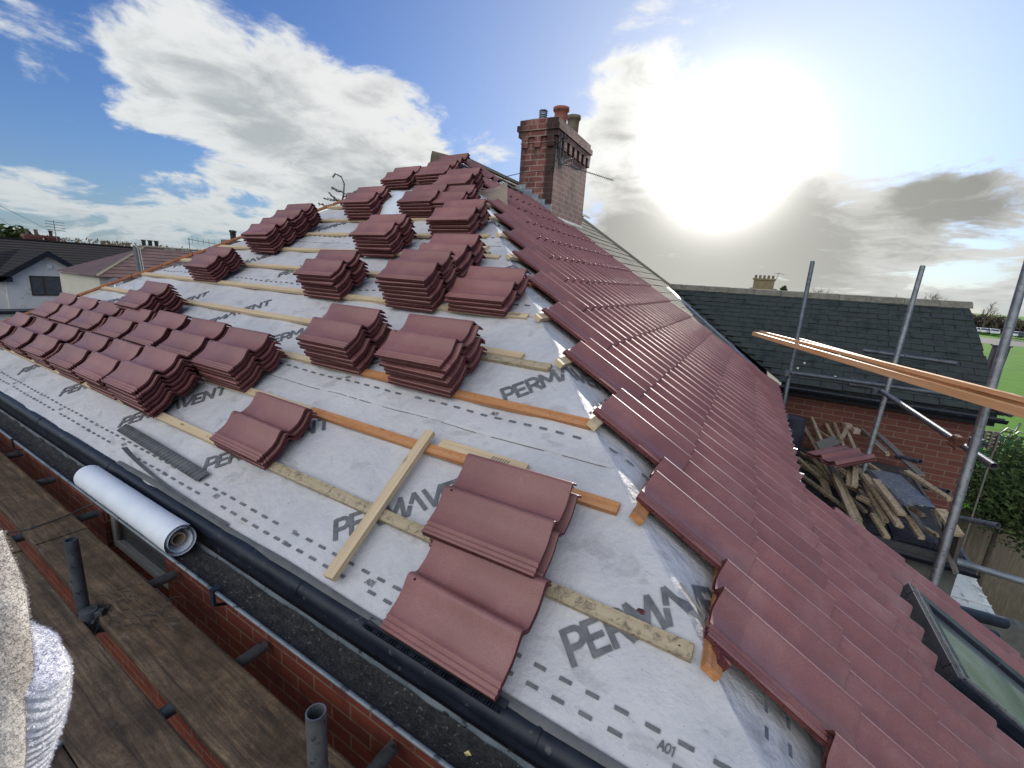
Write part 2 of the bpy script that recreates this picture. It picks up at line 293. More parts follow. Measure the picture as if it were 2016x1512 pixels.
# ---------------------------------------------------------------- tile geometry
PRO=[(0,.004),(.006,.010),(.011,.004),(.018,.004),(.022,.011),(.027,.004),(.033,.005),(.037,.012),(.043,.008),(.06,.009),(.09,.011),(.115,.018),(.135,.027),(.150,.034),(.158,.037),(.165,.0366),(.170,.0338),(.1745,.0285),(.180,.0195),(.187,.0125),(.194,.0095),(.21,.009),(.24,.011),(.265,.018),(.285,.027),(.300,.034),(.308,.037),(.315,.0366),(.320,.0338),(.3245,.0285),(.330,.0195),(.337,.0125)]
PRO=[(w,h if h<.0126 else .0125+(h-.0125)*1.2) for w,h in PRO]
TL=.42; TT=.0145
def tile_mesh():
    b=MB(); n=len(PRO)
    xs=[0,.006,TL-.006,TL]; dz=[-.003,0,0,-.003]
    top=[[V((x,w,h+TT+d)) for (w,h) in PRO] for x,d in zip(xs,dz)]
    b.sheet(top,0,True)
    bot=[[V((x,w+ (0 if 0<i<n-1 else 0),h*.96)) for i,(w,h) in enumerate(PRO)] for x in (0,TL)]
    b.sheet([r[::-1] for r in bot],1,True)
    for t_,b_ in ((top[0],bot[0]),(top[-1],bot[-1])): b.sheet([t_,b_],1,False)
    b.add([top[0][0],top[-1][0],bot[-1][0],bot[0][0]],[(0,1,2,3)],1); b.add([top[0][-1],top[-1][-1],bot[-1][-1],bot[0][-1]],[(0,1,2,3)],1)
    # nail hole near the head, on a roll
    c=V((.035,.155,.0415+TT)); b.add([c+V((.0045*math.cos(a*PI/5),.0045*math.sin(a*PI/5),.0008)) for a in range(10)],[tuple(range(10))],2)
    # hanging nibs under the head
    for w in (.07,.22): b.bx(.004,w,-.012,.022,w+.03,.008,1)
    return b
tb=tile_mesh()
TILEME=None
def frame_matrix(o,ex,ey,ez):
    return M(((ex.x,ey.x,ez.x,o.x),(ex.y,ey.y,ez.y,o.y),(ex.z,ey.z,ez.z,o.z),(0,0,0,1)))
XA=V((1,0,0))
ORD=['top','second','third','fourth','fifth','sixth','seventh','eighth','ninth']
def stack(x,s,n,desc,seed,base=.026,rot=0,group='red roof tiles stacked on the battens',stag=.0065,mat_=None,skip=()):
    """n tiles laid on edge to the eaves, lowest one on the battens, head to the left"""
    global TILEME
    rnd=random.Random(seed)
    for i in range(n):
        if i in skip: continue
        if TILEME is None:
            o=tb.build('loose_tile',[MT,MTE,MHOLE]); TILEME=o.data
        else:
            o=bpy.data.objects.new('loose_tile',TILEME); COL.objects.link(o)
        r=rot+rnd.uniform(-.02,.02); dx=(stag if i%2 else -stag)+rnd.uniform(-.007,.007); ds=rnd.uniform(-.006,.006)
        ex=(XA*math.cos(r)+uF*math.sin(r)); ey=nF.cross(ex); ez=nF
        o.matrix_world=frame_matrix(F(x+dx,s+ds,base+.0298*i),ex,ey,ez)
        k=n-1-i
        tag(o,('single tile of ' if n==1 else ORD[k]+(' tile in ' if k==0 else ' tile down in '))+desc,'tile',group)
# (x, s, n, description)
ST=[(-1.165,.005,2,'the low pair overhanging the eave in the foreground',1,.018),
(-2.60,.30,3,'the lone low stack left of the crossed loose batten',3,.026),
(-1.99,.97,7,'the tall stack nearest the hip, right of its twin',4,.026),
(-2.65,.97,7,'the tall mid-slope stack left of its near-hip twin',5,.026),
(-3.30,.64,6,'the right-end stack of the upper packed row',6,.026),
(-3.72,.30,7,'the right-end stack of the lower packed row',7,.026),
(-4.27,.31,6,'the second stack from right, lower packed row',8,.026),
(-4.86,.31,5,'the third stack from right, lower packed row',9,.026),
(-5.45,.31,5,'the fourth stack from right, lower packed row',10,.026),
(-6.0,.31,5,'the fifth stack from right, lower packed row',11,.026),
(-6.58,.31,5,'the left-end stack of the lower packed row',12,.026),
(-3.80,.66,6,'the second stack from right, upper packed row',13,.026),
(-4.32,.66,6,'the third stack from right, upper packed row',14,.026),
(-4.92,.67,5,'the fourth stack from right, upper packed row',15,.026),
(-5.48,.67,5,'the fifth stack from right, upper packed row',16,.026),
(-5.98,.67,5,'the sixth stack from right, upper packed row',17,.026),
(-6.50,.67,5,'the left-end stack of the upper packed row',18,.026),
(-5.12,.96,7,'the stack just behind the two packed rows',19,.026),
(-5.29,1.66,6,'the lone stack by the terracotta left hip',20,.026),
(-5.17,2.26,7,'the front stack of the left-edge pair',21,.026),
(-5.19,2.62,7,'the rear stack of the left-edge pair',22,.026),
(-4.45,3.02,7,'the stack left of the blue-white spare sheet',23,.026),
(-3.55,2.29,7,'the lone tall stack in the middle of the slope',24,.026),
(-3.70,3.06,6,'the stack right of the blue-white spare sheet',25,.026),
(-2.99,2.64,6,'the tall stack at the upper end of the hip',26,.026),
(-3.58,3.48,6,'the stack under the torn paper by the hip',27,.026),
(-4.75,3.93,4,'the leftmost stack near the summit',28,.026),
(-4.17,3.92,5,'the second stack from left near the summit',29,.026),
(-3.50,1.63,7,'the stack below the mid-slope lone one, left of a taller stack',30,.026),
(-2.60,1.62,8,'the tallest stack, eight tiles high, centre of the slope',31,.026),
(-2.63,1.99,6,'the stack tucked behind the tallest one',32,.026),
(-2.09,1.65,4,'the low four-tile stack by the hip',33,.026),
(-3.38,3.08,5,'the stack squeezed between two by the upper hip',34,.026)]
for x,s,n,d,sd,ba in ST: stack(x,s,n,d,sd,ba)
stack(-1.19,.295,4,'the stack sitting on the foreground eave pair',2,.034,rot=.02,stag=.006)
# old leaning tile on the very top
stack(-4.32,4.33,2,'the small pair right at the summit',35,.06,rot=.06)
# ---------------------------------------------------------------- the house
house=thing('house','red brick hipped house being re-roofed, half bare membrane and half new tiles','house')
def P(bm,name,m,par=house,label=None,bevel=0,recalc=True):
    o=bm.build(name,m,par,bevel=bevel,recalc=recalc)
    if label: o['label']=label
    return o
# front membrane with sag and wrinkles
def hr(y,s):
    d=max(0,y-HY*s); return hf(HX*s,s)*max(0,1-d/.5)+.004*math.sin(s*15+d*8)*min(1,d*3)+N.noise(V((y*3,s*3,7)))*.008*min(1,d*4)
def hf(x,s):
    a=N.noise(V((x*1.3,s*1.3,0)))*.012+.005*math.sin(x*2*PI/.6)+N.noise(V((x*4+9,s*5,3)))*.0045+N.fractal(V((x*9,s*14,5)),1,2,4)*.0022
    hx=HX*s; d=(hx-x)                       # tension folds towards the hip
    if d<.9: a+=(1-d/.9)**2*(.006*math.sin(s*19+d*5+2*N.noise(V((s*3,d*3,1))))+.012)
    return a
b=MB(); rows=[]
for i in range(190):
    s=APS*i/189; xl=XL(s)+.02; xr=HX*s
    rows.append([F(xl+(xr-xl)*(j/230)**.85 if 0 else xl+(xr-xl)*j/230,s,hf(xl+(xr-xl)*j/230,s)) for j in range(231)])
b.sheet(rows,0)
mem=P(b,'roof_membrane',MMEM,label='pale grey breathable membrane printed with dark lettering')
# hip and side membrane
b=MB(); rows=[]
for i in range(150):
    s=-.5+(SR*.98+.5)*i/149; y0=HY*s
    row=[]
    for j in range(40):
        d=1.0*(j/39)**1.5; y=y0+d; q=R(y,s,hr(y,s))
        if j==0: q=F(HX*s-.004,s,hf(HX*s-.004,s)-.0005)
        row.append(q)
    rows.append(row)
b.sheet(rows,0); P(b,'hip_membrane',MMEM)
# membrane laps (sheet edges) : thin flaps
for k,s0 in enumerate((.835,1.70,2.56,3.43)):
    b=MB(); rows=[]
    for q,h in ((-.0005,.0005),(0,.0028),(.02,.0026),(.04,.0024),(.06,.002),(.08,.0015),(.10,.0006)):
        rows.append([F(x,s0+q,hf(x,s0+q)+h) for x in [XL(s0)+.05+(HX*(s0+q)-.004-XL(s0)-.05)*j/160 for j in range(161)]])
    b.sheet(rows,0); P(b,'membrane_lap',MMEM,mem)
b=MB(); rnd=random.Random(11)
for s0 in (.835,1.70,2.56,3.43):
    x=XL(s0)+.1
    while x<HX*s0-.05:
        L=rnd.uniform(.03,.16); w=rnd.uniform(.0015,.0035); b.add([F(x,s0-w,hf(x,s0)+.0022),F(x+L,s0-w,hf(x+L,s0)+.0022),F(x+L,s0,hf(x+L,s0)+.0038),F(x,s0,hf(x,s0)+.0038)],[(0,1,2,3)]); x+=L+rnd.choice((0,.0,.02,.08))
o=P(b,'lap_line',MGREY,mem); o['kind']='stuff'  # thin broken dark line along each lap edge
# ---- printing on the membrane : own stroke letters
def arc(cx,cy,rx,ry,a0,a1,n=9): return [(cx+rx*math.cos(rad(a0+(a1-a0)*i/n)),cy+ry*math.sin(rad(a0+(a1-a0)*i/n))) for i in range(n+1)]
GL={'P':([[(0,0),(0,1)],[(0,.95),(.3,.95)]+arc(.3,.7,.24,.25,90,-90)+[(0,.45)]],.66),
'E':([[(0,0),(0,1)],[(0,.94),(.5,.94)],[(0,.5),(.45,.5)],[(0,.06),(.5,.06)]],.66),
'R':([[(0,0),(0,1)],[(0,.95),(.3,.95)]+arc(.3,.7,.24,.25,90,-90)+[(0,.45)],[(.3,.45),(.56,0)]],.68),
'M':([[(0,0),(.06,.97),(.42,.25),(.78,.97),(.84,0)]],.98),
'A':([[(0,0),(.14,.42)],[(.2,.55),(.38,1),(.76,0)]],.80),
'V':([[(0,1),(.36,0),(.72,1)]],.80),'N':([[(0,0),(0,1)],[(0,.97),(.62,.03)],[(.62,0),(.62,1)]],.82),'T':([[(0,.94),(.66,.94)],[(.33,0),(.33,.94)]],.66),
'0':([arc(.28,.5,.26,.46,0,360,14)],.66),'1':([[(.05,.75),(.25,.97),(.25,0)]],.45),'5':([[(.5,.95),(.06,.95),(.04,.52)]+arc(.24,.3,.26,.26,110,-140,8)],.62),
'a':([[(0,0),(.33,1),(.66,0)],[(.14,.36),(.52,.36)]],.76),'m':([[(0,0),(0,.62)],[(0,.5)]+arc(.17,.42,.16,.2,120,0,5)+[(.33,0)],[(.33,.42)]+arc(.5,.42,.16,.2,120,0,5)+[(.66,0)]],.80)}
def strokes(bm,txt,fn,ht,wd):
    """fn(u,v) -> world point for text units in metres"""
    cx=0
    for ch in txt:
        if ch==' ': cx+=.4*ht; continue
        pl,adv=GL[ch]
        for line in pl:
            pts=[V((cx+p[0]*ht,p[1]*ht)) for p in line]
            for a,c in zip(pts,pts[1:]):
                d=c-a; L=d.length
                if L<1e-6: continue
                d/=L; n=V((-d.y,d.x))*wd/2; ext=wd*.18; a2=a-d*ext; L2=L+2*ext; k=max(1,int(L2/.02))
                for i in range(k):
                    p=a2+d*(L2*i/k); q=a2+d*(L2*(i+1)/k)
                    bm.add([fn(*(p+n)),fn(*(p-n)),fn(*(q-n)),fn(*(q+n))],[(0,1,2,3)])
        cx+=adv*ht
def onmem(x,s,lift=.0032):
    if x<HX*s: return F(x,s,hf(x,s)+lift)
    # past the hip: unfolded on to the right slope
    lf_=math.hypot(HX,1); a=(x*HX+s)/lf_; b_=(x-HX*s)/lf_; lr=math.hypot(HY,1); y=(HY*a+b_)/lr; s2=(a-HY*b_)/lr
    return R(y,s2,hr(y,s2)+lift+.002)
bm=MB(); c45=math.sqrt(.5)
lift=[0]
for r,(s0,xo) in enumerate(((.175,-.6),(1.05,-.337),(1.9,-.299),(2.8,-.76),(3.65,-.5))):
    for k in range(0,9):
        x0=xo-.985*k
        if x0<XL(s0)+.02: continue
        if x0>HX*s0-.05 and r>0: continue
        lf=.0045+.0003*k
        strokes(bm,'PERMAVENT',lambda u,v:onmem(x0+(u-v)*c45*1.02,s0+(u+v)*c45,lf),.094,.017)
P(bm,'printed_lettering',MINK,mem)
bm=MB()
def dash(x,s,l=.036,w=.0105,hh=.004):
    bm.add([onmem(x-l/2,s-w/2,hh),onmem(x,s-w/2,hh),onmem(x+l/2,s-w/2,hh),onmem(x+l/2,s+w/2,hh),onmem(x,s+w/2,hh),onmem(x-l/2,s+w/2,hh)],[(0,1,4,5),(1,2,3,4)])
for r in range(5):
    sa=.132+.866*r if r else .132; sa={0:.132,1:.94,2:1.82,3:2.69,4:3.55}[r]
    k=0; x=-.2
    while x>-7.7:
        x=-.22-.0775*k; k+=1
        xx=(-x+.62)%1.0
        if x<XL(sa)+.05: break
        if x>HX*sa+.25: continue
        txt= .39<xx<.47
        if not txt: dash(x,sa,hh=.0055 if r else .004)
        if r==0 and not(.93<xx or xx<.02): dash(x,sa-.049)
    for j in range(8):
        x=-.355-1.0*j
        if x<XL(sa)+.2: break
        hh=.0055 if r else .0045
        if r==0 or j>0:
            strokes(bm,'a01',lambda u,v:onmem(x+u*.97+v*.1,sa-(.034 if r==0 else -.012)+v,hh),.021,.0035)
            x2=x-.45
            strokes(bm,'150mm' if r==0 else '100mm',lambda u,v:onmem(x2+u*.9,sa+v-.008,hh),.016,.0026)
            if r==0: strokes(bm,'100mm',lambda u,v:onmem(x2+u*.9,sa-.057+v,hh),.016,.0026)
# dashes of the sheet that wraps the hip, running with the right slope
for s0 in (.10,.165,.96,1.03,1.8,1.87,2.6,2.66):
    for k in range(9):
        y=HY*s0+.05+.0775*k
        if s0>.5 and k>4: continue
        bm.add([R(y,s0,.026),R(y+.036,s0,.026),R(y+.036,s0+.011,.026),R(y,s0+.011,.026)],[(0,1,2,3)])
P(bm,'printed_marks',MINK,mem)
# battens of the front slope
def batten(p0,d,L,n,w,t,m,name='batten',par=None,bev=.0015,warp=.002):
    """box of length L from p0 along d, n = up normal, w across, t thick. p0 = lower near corner, w grows along n x d"""
    d=V(d).normalized(); n=V(n); n=(n-d*n.dot(d)).normalized(); e=n.cross(d)
    k=max(1,int(L/.35)); bm=MB(); vs=[]; sd=random.random()*50
    for i in range(k+1):
        x=L*i/k; a=N.noise(V((x*1.3+sd,0,0)))*warp*2; c=N.noise(V((x*1.3+sd,5,0)))*warp
        vs+=[V((x,a,c)),V((x,w+a,c)),V((x,w+a,t+c)),V((x,a,t+c))]
    fs=[(0,1,2,3)[::-1],tuple(4*k+q for q in range(4))]
    for i in range(k):
        for q in range(4): q2=(q+1)%4; fs.append((4*i+q,4*i+q2,4*i+4+q2,4*i+4+q))
    bm.add(vs,fs); o=bm.build(name,m,par,bevel=bev)
    o.matrix_world=frame_matrix(V(p0),d,e,n); return o
BW,BT=.044,.024
def fb(s,x0,x1,m,h=.006,dw=0,par=house,name='batten',label=None):
    o=batten(F(x0,s-BW,h),(1,0,0),x1-x0,nF,BW,BT,m,name,par)
    if label and par: o['label']=label
    return o
g=.345
ends={0:[(-2.625,WPALE),(-.327,WMOT)],1:[(-2.31,WPALE),(-.646,WORAN)],2:[(-2.26,WPALE),(-.881,WORAN)],3:[(-1.39,WPALE)],4:[(-1.54,WPALE)],5:[(-1.95,WPALE)],6:[(-2.139,WPALE)],7:[(-2.44,WPALE)],8:[(-2.95,WPALE)],9:[(-3.2,WPALE)],10:[(-3.4,WPALE)],11:[(-3.65,WPALE)],12:[(-3.85,WPALE)]}
for k,sg in ends.items():
    s=.352+g*k-.004*k*(k<9); x=XL(s)-.03
    for j,(xe,m) in enumerate(sg):
        fb(s,x,xe-.0015,m,label=None if m is WPALE else ('grey mottled weathered batten' if m is WMOT else 'orange treated batten')); x=xe+.0015
fb(.352+g*3-.06,-1.9,-1.21,WMOT,h=.006)                       # short old batten under the fourth row
b=MB()
for k in range(9):
    s_=.352+g*k-.004*k-BW/2; x=XL(s_)+.3
    while x<ends[k][-1][0]-.02:
        c=F(x,s_,.0312); b.add([c+V((.0035*math.cos(a*PI/3),.0035*math.sin(a*PI/3),.0)) for a in range(6)],[tuple(range(6))]); x+=.40
o=P(b,'nail_heads',MRUST); o['kind']='stuff'
# stubs of the right-slope battens poking out from beneath the tiles
COV=.318
CK={k:.31+COV*k for k in range(12)}
for k,y0 in CK.items():
    if k<0: continue
    s=-.05+.3275*k+.40
    batten(R(y0-.07-.04*(k>2),s-.044,.008),eR,1.4 if k<10 else .9,nR,.044,.026,WORAN if k in(0,1,5) else WPALE,'batten',house)
# roof boarding under everything (keeps light out of the loft)
b=MB(); d=-.03
b.add([F(XL(0),0,d),F(0,0,d),F(APX,APS,d)],[(0,1,2)])
b.add([R(0,0,d),R(8.3,0,d),R(8.3,SR,d),R(APY,SR,d)],[(0,1,2,3)])
b.add([R(-.32,-2.6,d),R(2.2,-2.6,d),R(2.2,.02,d),R(0,.02,d)],[(0,1,2,3)])
AL=F(XL(0),0,d); b.add([AL,F(APX,APS,d),V((APX+math.tan(PHI)*4,APEX.y+4.1,ZR+d)),V((-8.2,8.3,0))],[(0,1,2,3)],0)
P(b,'roof_boarding',MFELT)
# terracotta edge along the left hip
b=MB(); a=F(XL(0)-.03,0,.0); c=F(APX-.05,APS-.05,.0); dd=(c-a).normalized(); sd=dd.cross(V((0,0,1))).normalized()
L=(c-a).length; k=18
for i in range(k):
    p=a+dd*(L*i/k); b.box(p+V((0,0,.02+.004*(i%2)))-sd*.045,dd*(L/k-.006),sd*.075,V((0,0,.026)))
P(b,'hip_trim',MTERR,bevel=.004)
# laid tiles of the right slope
def laid(bm,k,y0,y1,s_b,t0=0):
    cov=COV; n=int(math.ceil((y1-y0)/cov-.4)); a=.0485
    for i in range(n):
        rnd=random.Random(k*100+i); yb=y0+cov*i; dj=rnd.uniform(-.0035,.0035); hj=rnd.uniform(-.0012,.0018); tw=rnd.uniform(-.004,.004)
        ts=[t0,t0+.004,.2+t0*.5,TL]
        LP=[(w,h if h<.0126 else h+(h-.0125)*.30) for w,h in PRO]; pr=LP if i==0 else [(w,h) for w,h in LP if w>=.037-1e-6]
        def pt(w,h,t,th): return R(yb+w*1.06+tw*t,s_b+dj+t,.030+hj+.0225-a*t+h+th)
        top=[[pt(w,h,t,TT-(.0025 if t==t0 else 0)) for w,h in pr] for t in ts]; bot=[[pt(w,h*.96,t,0) for w,h in pr] for t in (t0,TL)]
        bm.sheet(top,0,True); bm.sheet([top[0],bot[0]],1,False)
        bm.add([top[0][0],top[-1][0],bot[1][0],bot[0][0]],[(0,1,2,3)],1); bm.add([top[0][-1],top[-1][-1],bot[1][-1],bot[0][-1]],[(0,1,2,3)],1)
        bm.sheet([bot[0],bot[1]],1,False)
bm=MB()
SKY=(1.18,1.86)     # skylight span in y
for k in range(-8,12):
    sb=-.05+.3275*k; y0=CK.get(k,.30)
    if k<0: y0=.31-COV/2
    y1=5.25 if k>=0 else 2.2
    if k==10: y1=5.1
    if k==11: y1=4.95
    if k<=-2:      # skylight opening
        laid(bm,k,y0,y0+COV*3,sb); laid(bm,k,y0+COV*5.5,y0+COV*6.5,sb)
        if k==-2: laid(bm,k,y0+COV*3,y0+COV*5.5,sb,.15)
    else:
        n=round((y1-y0)/COV); laid(bm,k,y0,y0+COV*n,sb)
P(bm,'tiled_slope',[MTL,MTE],label='laid courses of mauve-red double roll tiles')
# slates of the older half beyond, up to the verge
def slates(bm,fn,a0,a1,s0,s1,gw=.25,gs=.19,cond=None,a1f=None,mi=0,lift=.012,jit=.006,seed=1):
    rnd=random.Random(seed); r=0; s=s0
    while s<s1:
        a=a0+(gw/2 if r%2 else 0)-gw
        while a<a1:
            aa=max(a,a0)+.003; bb=min(a+gw,a1f(s) if a1f else a1)-.003
            if bb-aa>.04 and (cond is None or cond((aa+bb)/2,s)):
                j=rnd.uniform(-jit,jit); h=lift+rnd.uniform(0,.006); L=gs*1.25
                p=[fn(aa,s+j,h+.006),fn(bb,s+j+rnd.uniform(-.003,.003),h+.006+rnd.uniform(0,.003)),fn(bb,s+L,h-.004),fn(aa,s+L,h-.004)]
                q=[fn(aa,s+j,h-.004),fn(bb,s+j,h-.004)]
                bm.add(p+q,[(0,1,2,3),(4,5,1,0)],mi)
            a+=gw
        s+=gs; r+=1
b=MB(); slates(b,R,5.27,8.15,0,SR-.05,cond=lambda y,s: y<6.0+s*.92+.25 or s>2.0)
P(b,'slate_slope',MSLATEL,label='weathered lichen-grey slates of the older roof')
b=MB(); rows=[]
for i in range(40):
    s=SR*i/39; w=.03*N.noise(V((s*4,0,3))); rows.append([R(8.15+w,s,-.05),R(8.16+w,s,.035),R(8.22+w,s,.055),R(8.30+w,s,.03),R(8.3+w,s,-.12)])
b.sheet(rows,0); P(b,'mortar_verge',MMORT)
# lead valley between main roof and black slate wing
b=MB(); rows=[]
for i in range(24):
    t=i/23; s=.02+2.05*t; y=5.98+1.72*t+.02*N.noise(V((t*9,1,1))); rows.append([R(y-.08,s,.02),R(y-.02,s-.03,.035+.01*N.noise(V((t*14,4,1)))),R(y+.08,s,.03)])
b.sheet(rows,0); P(b,'lead_valley',MLEAD)
# ridge: battens, greenish ridge boarding, leaning old ridge tile
rdir=V((math.sin(PHI),math.cos(PHI),0))
b=MB(); b.box(APEX+V((.02,.1,.02)),rdir*1.6,V((.05,0,0)),V((0,0,.035))); b.box(APEX+V((.10,.0,-.045)),rdir*1.6,V((.05,0,-.03)),V((0.01,0,.025)))
P(b,'ridge_board',WGREY)
b=MB(); 
for i in range(7):
    p=APEX+rdir*(2.0+.42*i)
    prof=[(-.11,-.06),(-.06,.0),(0,.035),(.06,.0),(.11,-.06)]
    b.sheet([[p+V((x,0,z+.02)) for x,z in prof],[p+rdir*.41+V((x,0,z+.025)) for x,z in prof]],0)
P(b,'ridge_tile',MMORT)
# old ridge cap tilted on the summit
b=MB(); p=F(-4.46,4.62,.13); prof=[(-.13,-.10),(-.08,-.02),(0,.05),(.08,-.02),(.13,-.10)]
dx=V((.45,.75,-.05)).normalized()
rows=[[p+dx*t+V((x*.5,-x*.8,z+.05)) for x,z in prof] for t in (0,.36)]
b.sheet(rows,0); b.sheet([[q-V((0,0,.014)) for q in r] for r in rows],0)
b.add([r for r in rows[0]]+[q-V((0,0,.014)) for q in rows[0]],[(i,i+1,6+i,5+i) for i in range(4)],0)
tag(b.build('ridge_cap',noisy('mossy_cap',(.11,.075,.055),(.16,.13,.085),14,.9,bst=.7)),'mossy old ridge cap tipped on end at the roof summit','ridge tile')
# chimney
ch=P(MB(),'chimney',MBRICKC) ; bpy.data.meshes.remove(ch.data) if False else None
exC=V((math.cos(PHI),-math.sin(PHI),0)); eyC=eR
C0=V((-3.985,5.25,0)); CW,CD=.545,1.33
def cbox(bm,a,b_,c,d_,z0,z1,mi=0): bm.box(C0+exC*a+eyC*b_+V((0,0,z0)),exC*(c-a),eyC*(d_-b_),V((0,0,z1-z0)),mi)
bpy.data.objects.remove(ch)
b=MB(); cbox(b,0,0,CW,CD,1.2,2.995)
z=2.995
for i,(o,hh) in enumerate(((.0,.0),)): pass
# dentil course: projecting bricks with gaps
cbox(b,-.012,-.012,CW+.012,CD+.012,2.995,3.0)
cbox(b,0,0,CW,CD,3.0,3.07)
for i in range(7):
    y=.02+i*.205; cbox(b,CW-.02,y,CW+.034,y+.10,2.93+.003*i,3.07)
for i in range(3):
    x=.02+i*.2; cbox(b,x,-.034,x+.1,.02,2.93+.002*i,3.07)
cbox(b,-.035,-.035,CW+.035,CD+.035,3.07,3.145); cbox(b,-.055,-.055,CW+.055,CD+.055,3.145,3.22)
cbox(b,-.025,-.025,CW+.025,CD+.025,3.22,3.295)
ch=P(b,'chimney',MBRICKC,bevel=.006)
b=MB(); rows=[]
cc=C0+exC*CW/2+eyC*CD/2
b.add([C0+exC*a+eyC*c+V((0,0,3.295)) for a,c in ((-.02,-.02),(CW+.02,-.02),(CW+.02,CD+.02),(-.02,CD+.02))]+[C0+exC*a+eyC*c+V((0,0,3.345)) for a,c in ((.1,.1),(CW-.1,.1),(CW-.1,CD-.1),(.1,CD-.1))],[(0,1,5,4),(1,2,6,5),(2,3,7,6),(3,0,4,7),(4,5,6,7)])
P(b,'flaunching',MMORT,ch)
def pot(x,y,r,h,m,z=3.33):
    b=MB(); b.lathe(C0+exC*x+eyC*y+V((0,0,z)),[(r*.88,0),(r*.92,h*.5),(r*.93,h*.78),(r*1.08,h*.8),(r*1.16,h*.86),(r*1.16,h*.98),(r*1.0,h),(r*.85,h*.96),(r*.8,h*.5),(.0,h*.45)]); return P(b,'chimney_pot',m,ch)
pot(.36,.52,.105,.27,MPOT); pot(.38,.98,.098,.30,MPOT2)
b=MB(); c=C0+exC*.24+eyC*.16+V((0,0,3.30))
b.lathe(c,[(.045,0),(.045,.1)],16)
for i in range(4): b.lathe(c+V((0,0,.04+i*.028)),[(.058,0),(.062,.006),(.045,.016)],16)
b.lathe(c+V((0,0,.15)),[(.062,0),(.055,.012),(0,.02)],16)
P(b,'flue_vent',MLEAD,ch)
# stepped lead flashing
b=MB()
for i in range(5):
    x=CW*i/5; zt=2.42-.64*(x)/1+.0
    b.box(C0+exC*x-eyC*.006+V((0,0,zt-.10)),exC*(CW/5+.01),-eyC*.004,V((0,0,.13)))
    b.add([C0+exC*x-eyC*.01+V((0,0,zt+.0)),C0+exC*(x+CW/5)-eyC*.01+V((0,0,zt-.07)),C0+exC*(x+CW/5)-eyC*.16+V((0,0,zt-.09)),C0+exC*x-eyC*.13+V((0,0,zt-.01))],[(0,1,2,3)])
b.box(C0+exC*(CW+.004)+eyC*0+V((0,0,1.99)),exC*.006,eyC*CD,V((0,0,.045)))
P(b,'lead_flashing',MLEAD,ch)
# walls
WY=.10
b=MB(); b.bx(-8.15,WY,-5.4,-3.86,WY+.25,-.10); b.bx(-3.0,WY,-5.4,.0,WY+.25,-.10); b.bx(-3.86,WY,-5.4,-3.0,WY+.25,-.80); b.bx(-3.86,WY,-.16,-3.0,WY+.25,-.10)
b.bx(0,WY,-5.4,2.1,WY+.25,-1.35)
P(b,'front_wall',MBRICK)
q=eR
for a_,e1_,e2_,hz_ in ((V((-.35,2.2,-5.4)),q*6.0,V((.25,0,0)),5.3),(V((.0,2.0,-5.4)),V((1.9,0,0)),q*.22,4.0),(V((-8.2,WY+.26,-5.4)),V((0,8,0)),V((.25,0,0)),5.2),(V((2.1,WY+.26,-5.4)),q*2.1,V((-.2,0,0)),4.0)):
    b=MB(); b.box(a_,e1_,e2_,V((0,0,hz_))); P(b,'side_wall',MBRICKW)
# window in the front wall
win=MB(); 
x0,x1,z0,z1=-3.86,-3.0,-.80,-.16; y=WY+.03
win.bx(x0,y,z0,x0+.055,y+.06,z1); win.bx(x1-.02,y,z0,x1,y+.06,z1); win.bx(x0+.055,y,z0,x1-.02,y+.06,z0+.055)
w=P(win,'window',MLEG,bevel=.004)
b=MB(); b.bx(x0+.055,y+.03,z0+.055,x1-.02,y+.035,z1); P(b,'pane',MGLD,w)
b=MB(); b.bx(x0+.055,y+.012,z0+.055,x0+.085,y+.05,z1); P(b,'window_sash',MFRAMEB,w)
b=MB(); b.bx(x0-.03,WY-.05,z0-.04,x1+.03,WY+.028,z0-.001); P(b,'sill',MLEG,w)
# fascia and the black rounded eaves trim behind the gutter
b=MB(); b.bx(-7.75,-.012,-.16,.6,.012,-.05); P(b,'fascia',MBLK)
b=MB()
prof=[(.012,.012),(-.004,.010),(-.018,.003),(-.027,-.009),(-.029,-.024),(-.023,-.038),(-.010,-.046),(.03,-.048)]
segs=[-7.8,-6.6,-5.3,-4.35,-3.22,-1.58,-.62,.6]
for a,c in zip(segs,segs[1:]):
    L=c-a; n=max(2,int(L/.1)); b.sheet([[V((a+.002+(L-.004)*i/n,yy,zz+.0025*N.noise(V((a+L*i/n,0,0))))) for yy,zz in prof] for i in range(n+1)],0)
    b.sheet([[V((xx,yy-(.002 if yy<0 else 0),zz+.002)) for yy,zz in prof] for xx in (c-.006,c+.006)],0)
P(b,'eaves_trim',MBLK)
# second thin dark strip lying on the membrane edge
b=MB(); n=80
for (xa,xb,sa) in ((-3.2,.45,.022),):
    rows=[]
    for i in range(n+1):
        x=xa+(xb-xa)*i/n; w=.012+.004*N.noise(V((x*2,3,0))); so=sa+.006*N.noise(V((x*1.3,7,0))); rows.append([F(x,so-w,hf(x,so-w)+.010),F(x,so-w*.4,hf(x,so)+.014),F(x,so+w,hf(x,so+w)+.008)])
    b.sheet(rows,0)
P(b,'eaves_strip',MGREY)
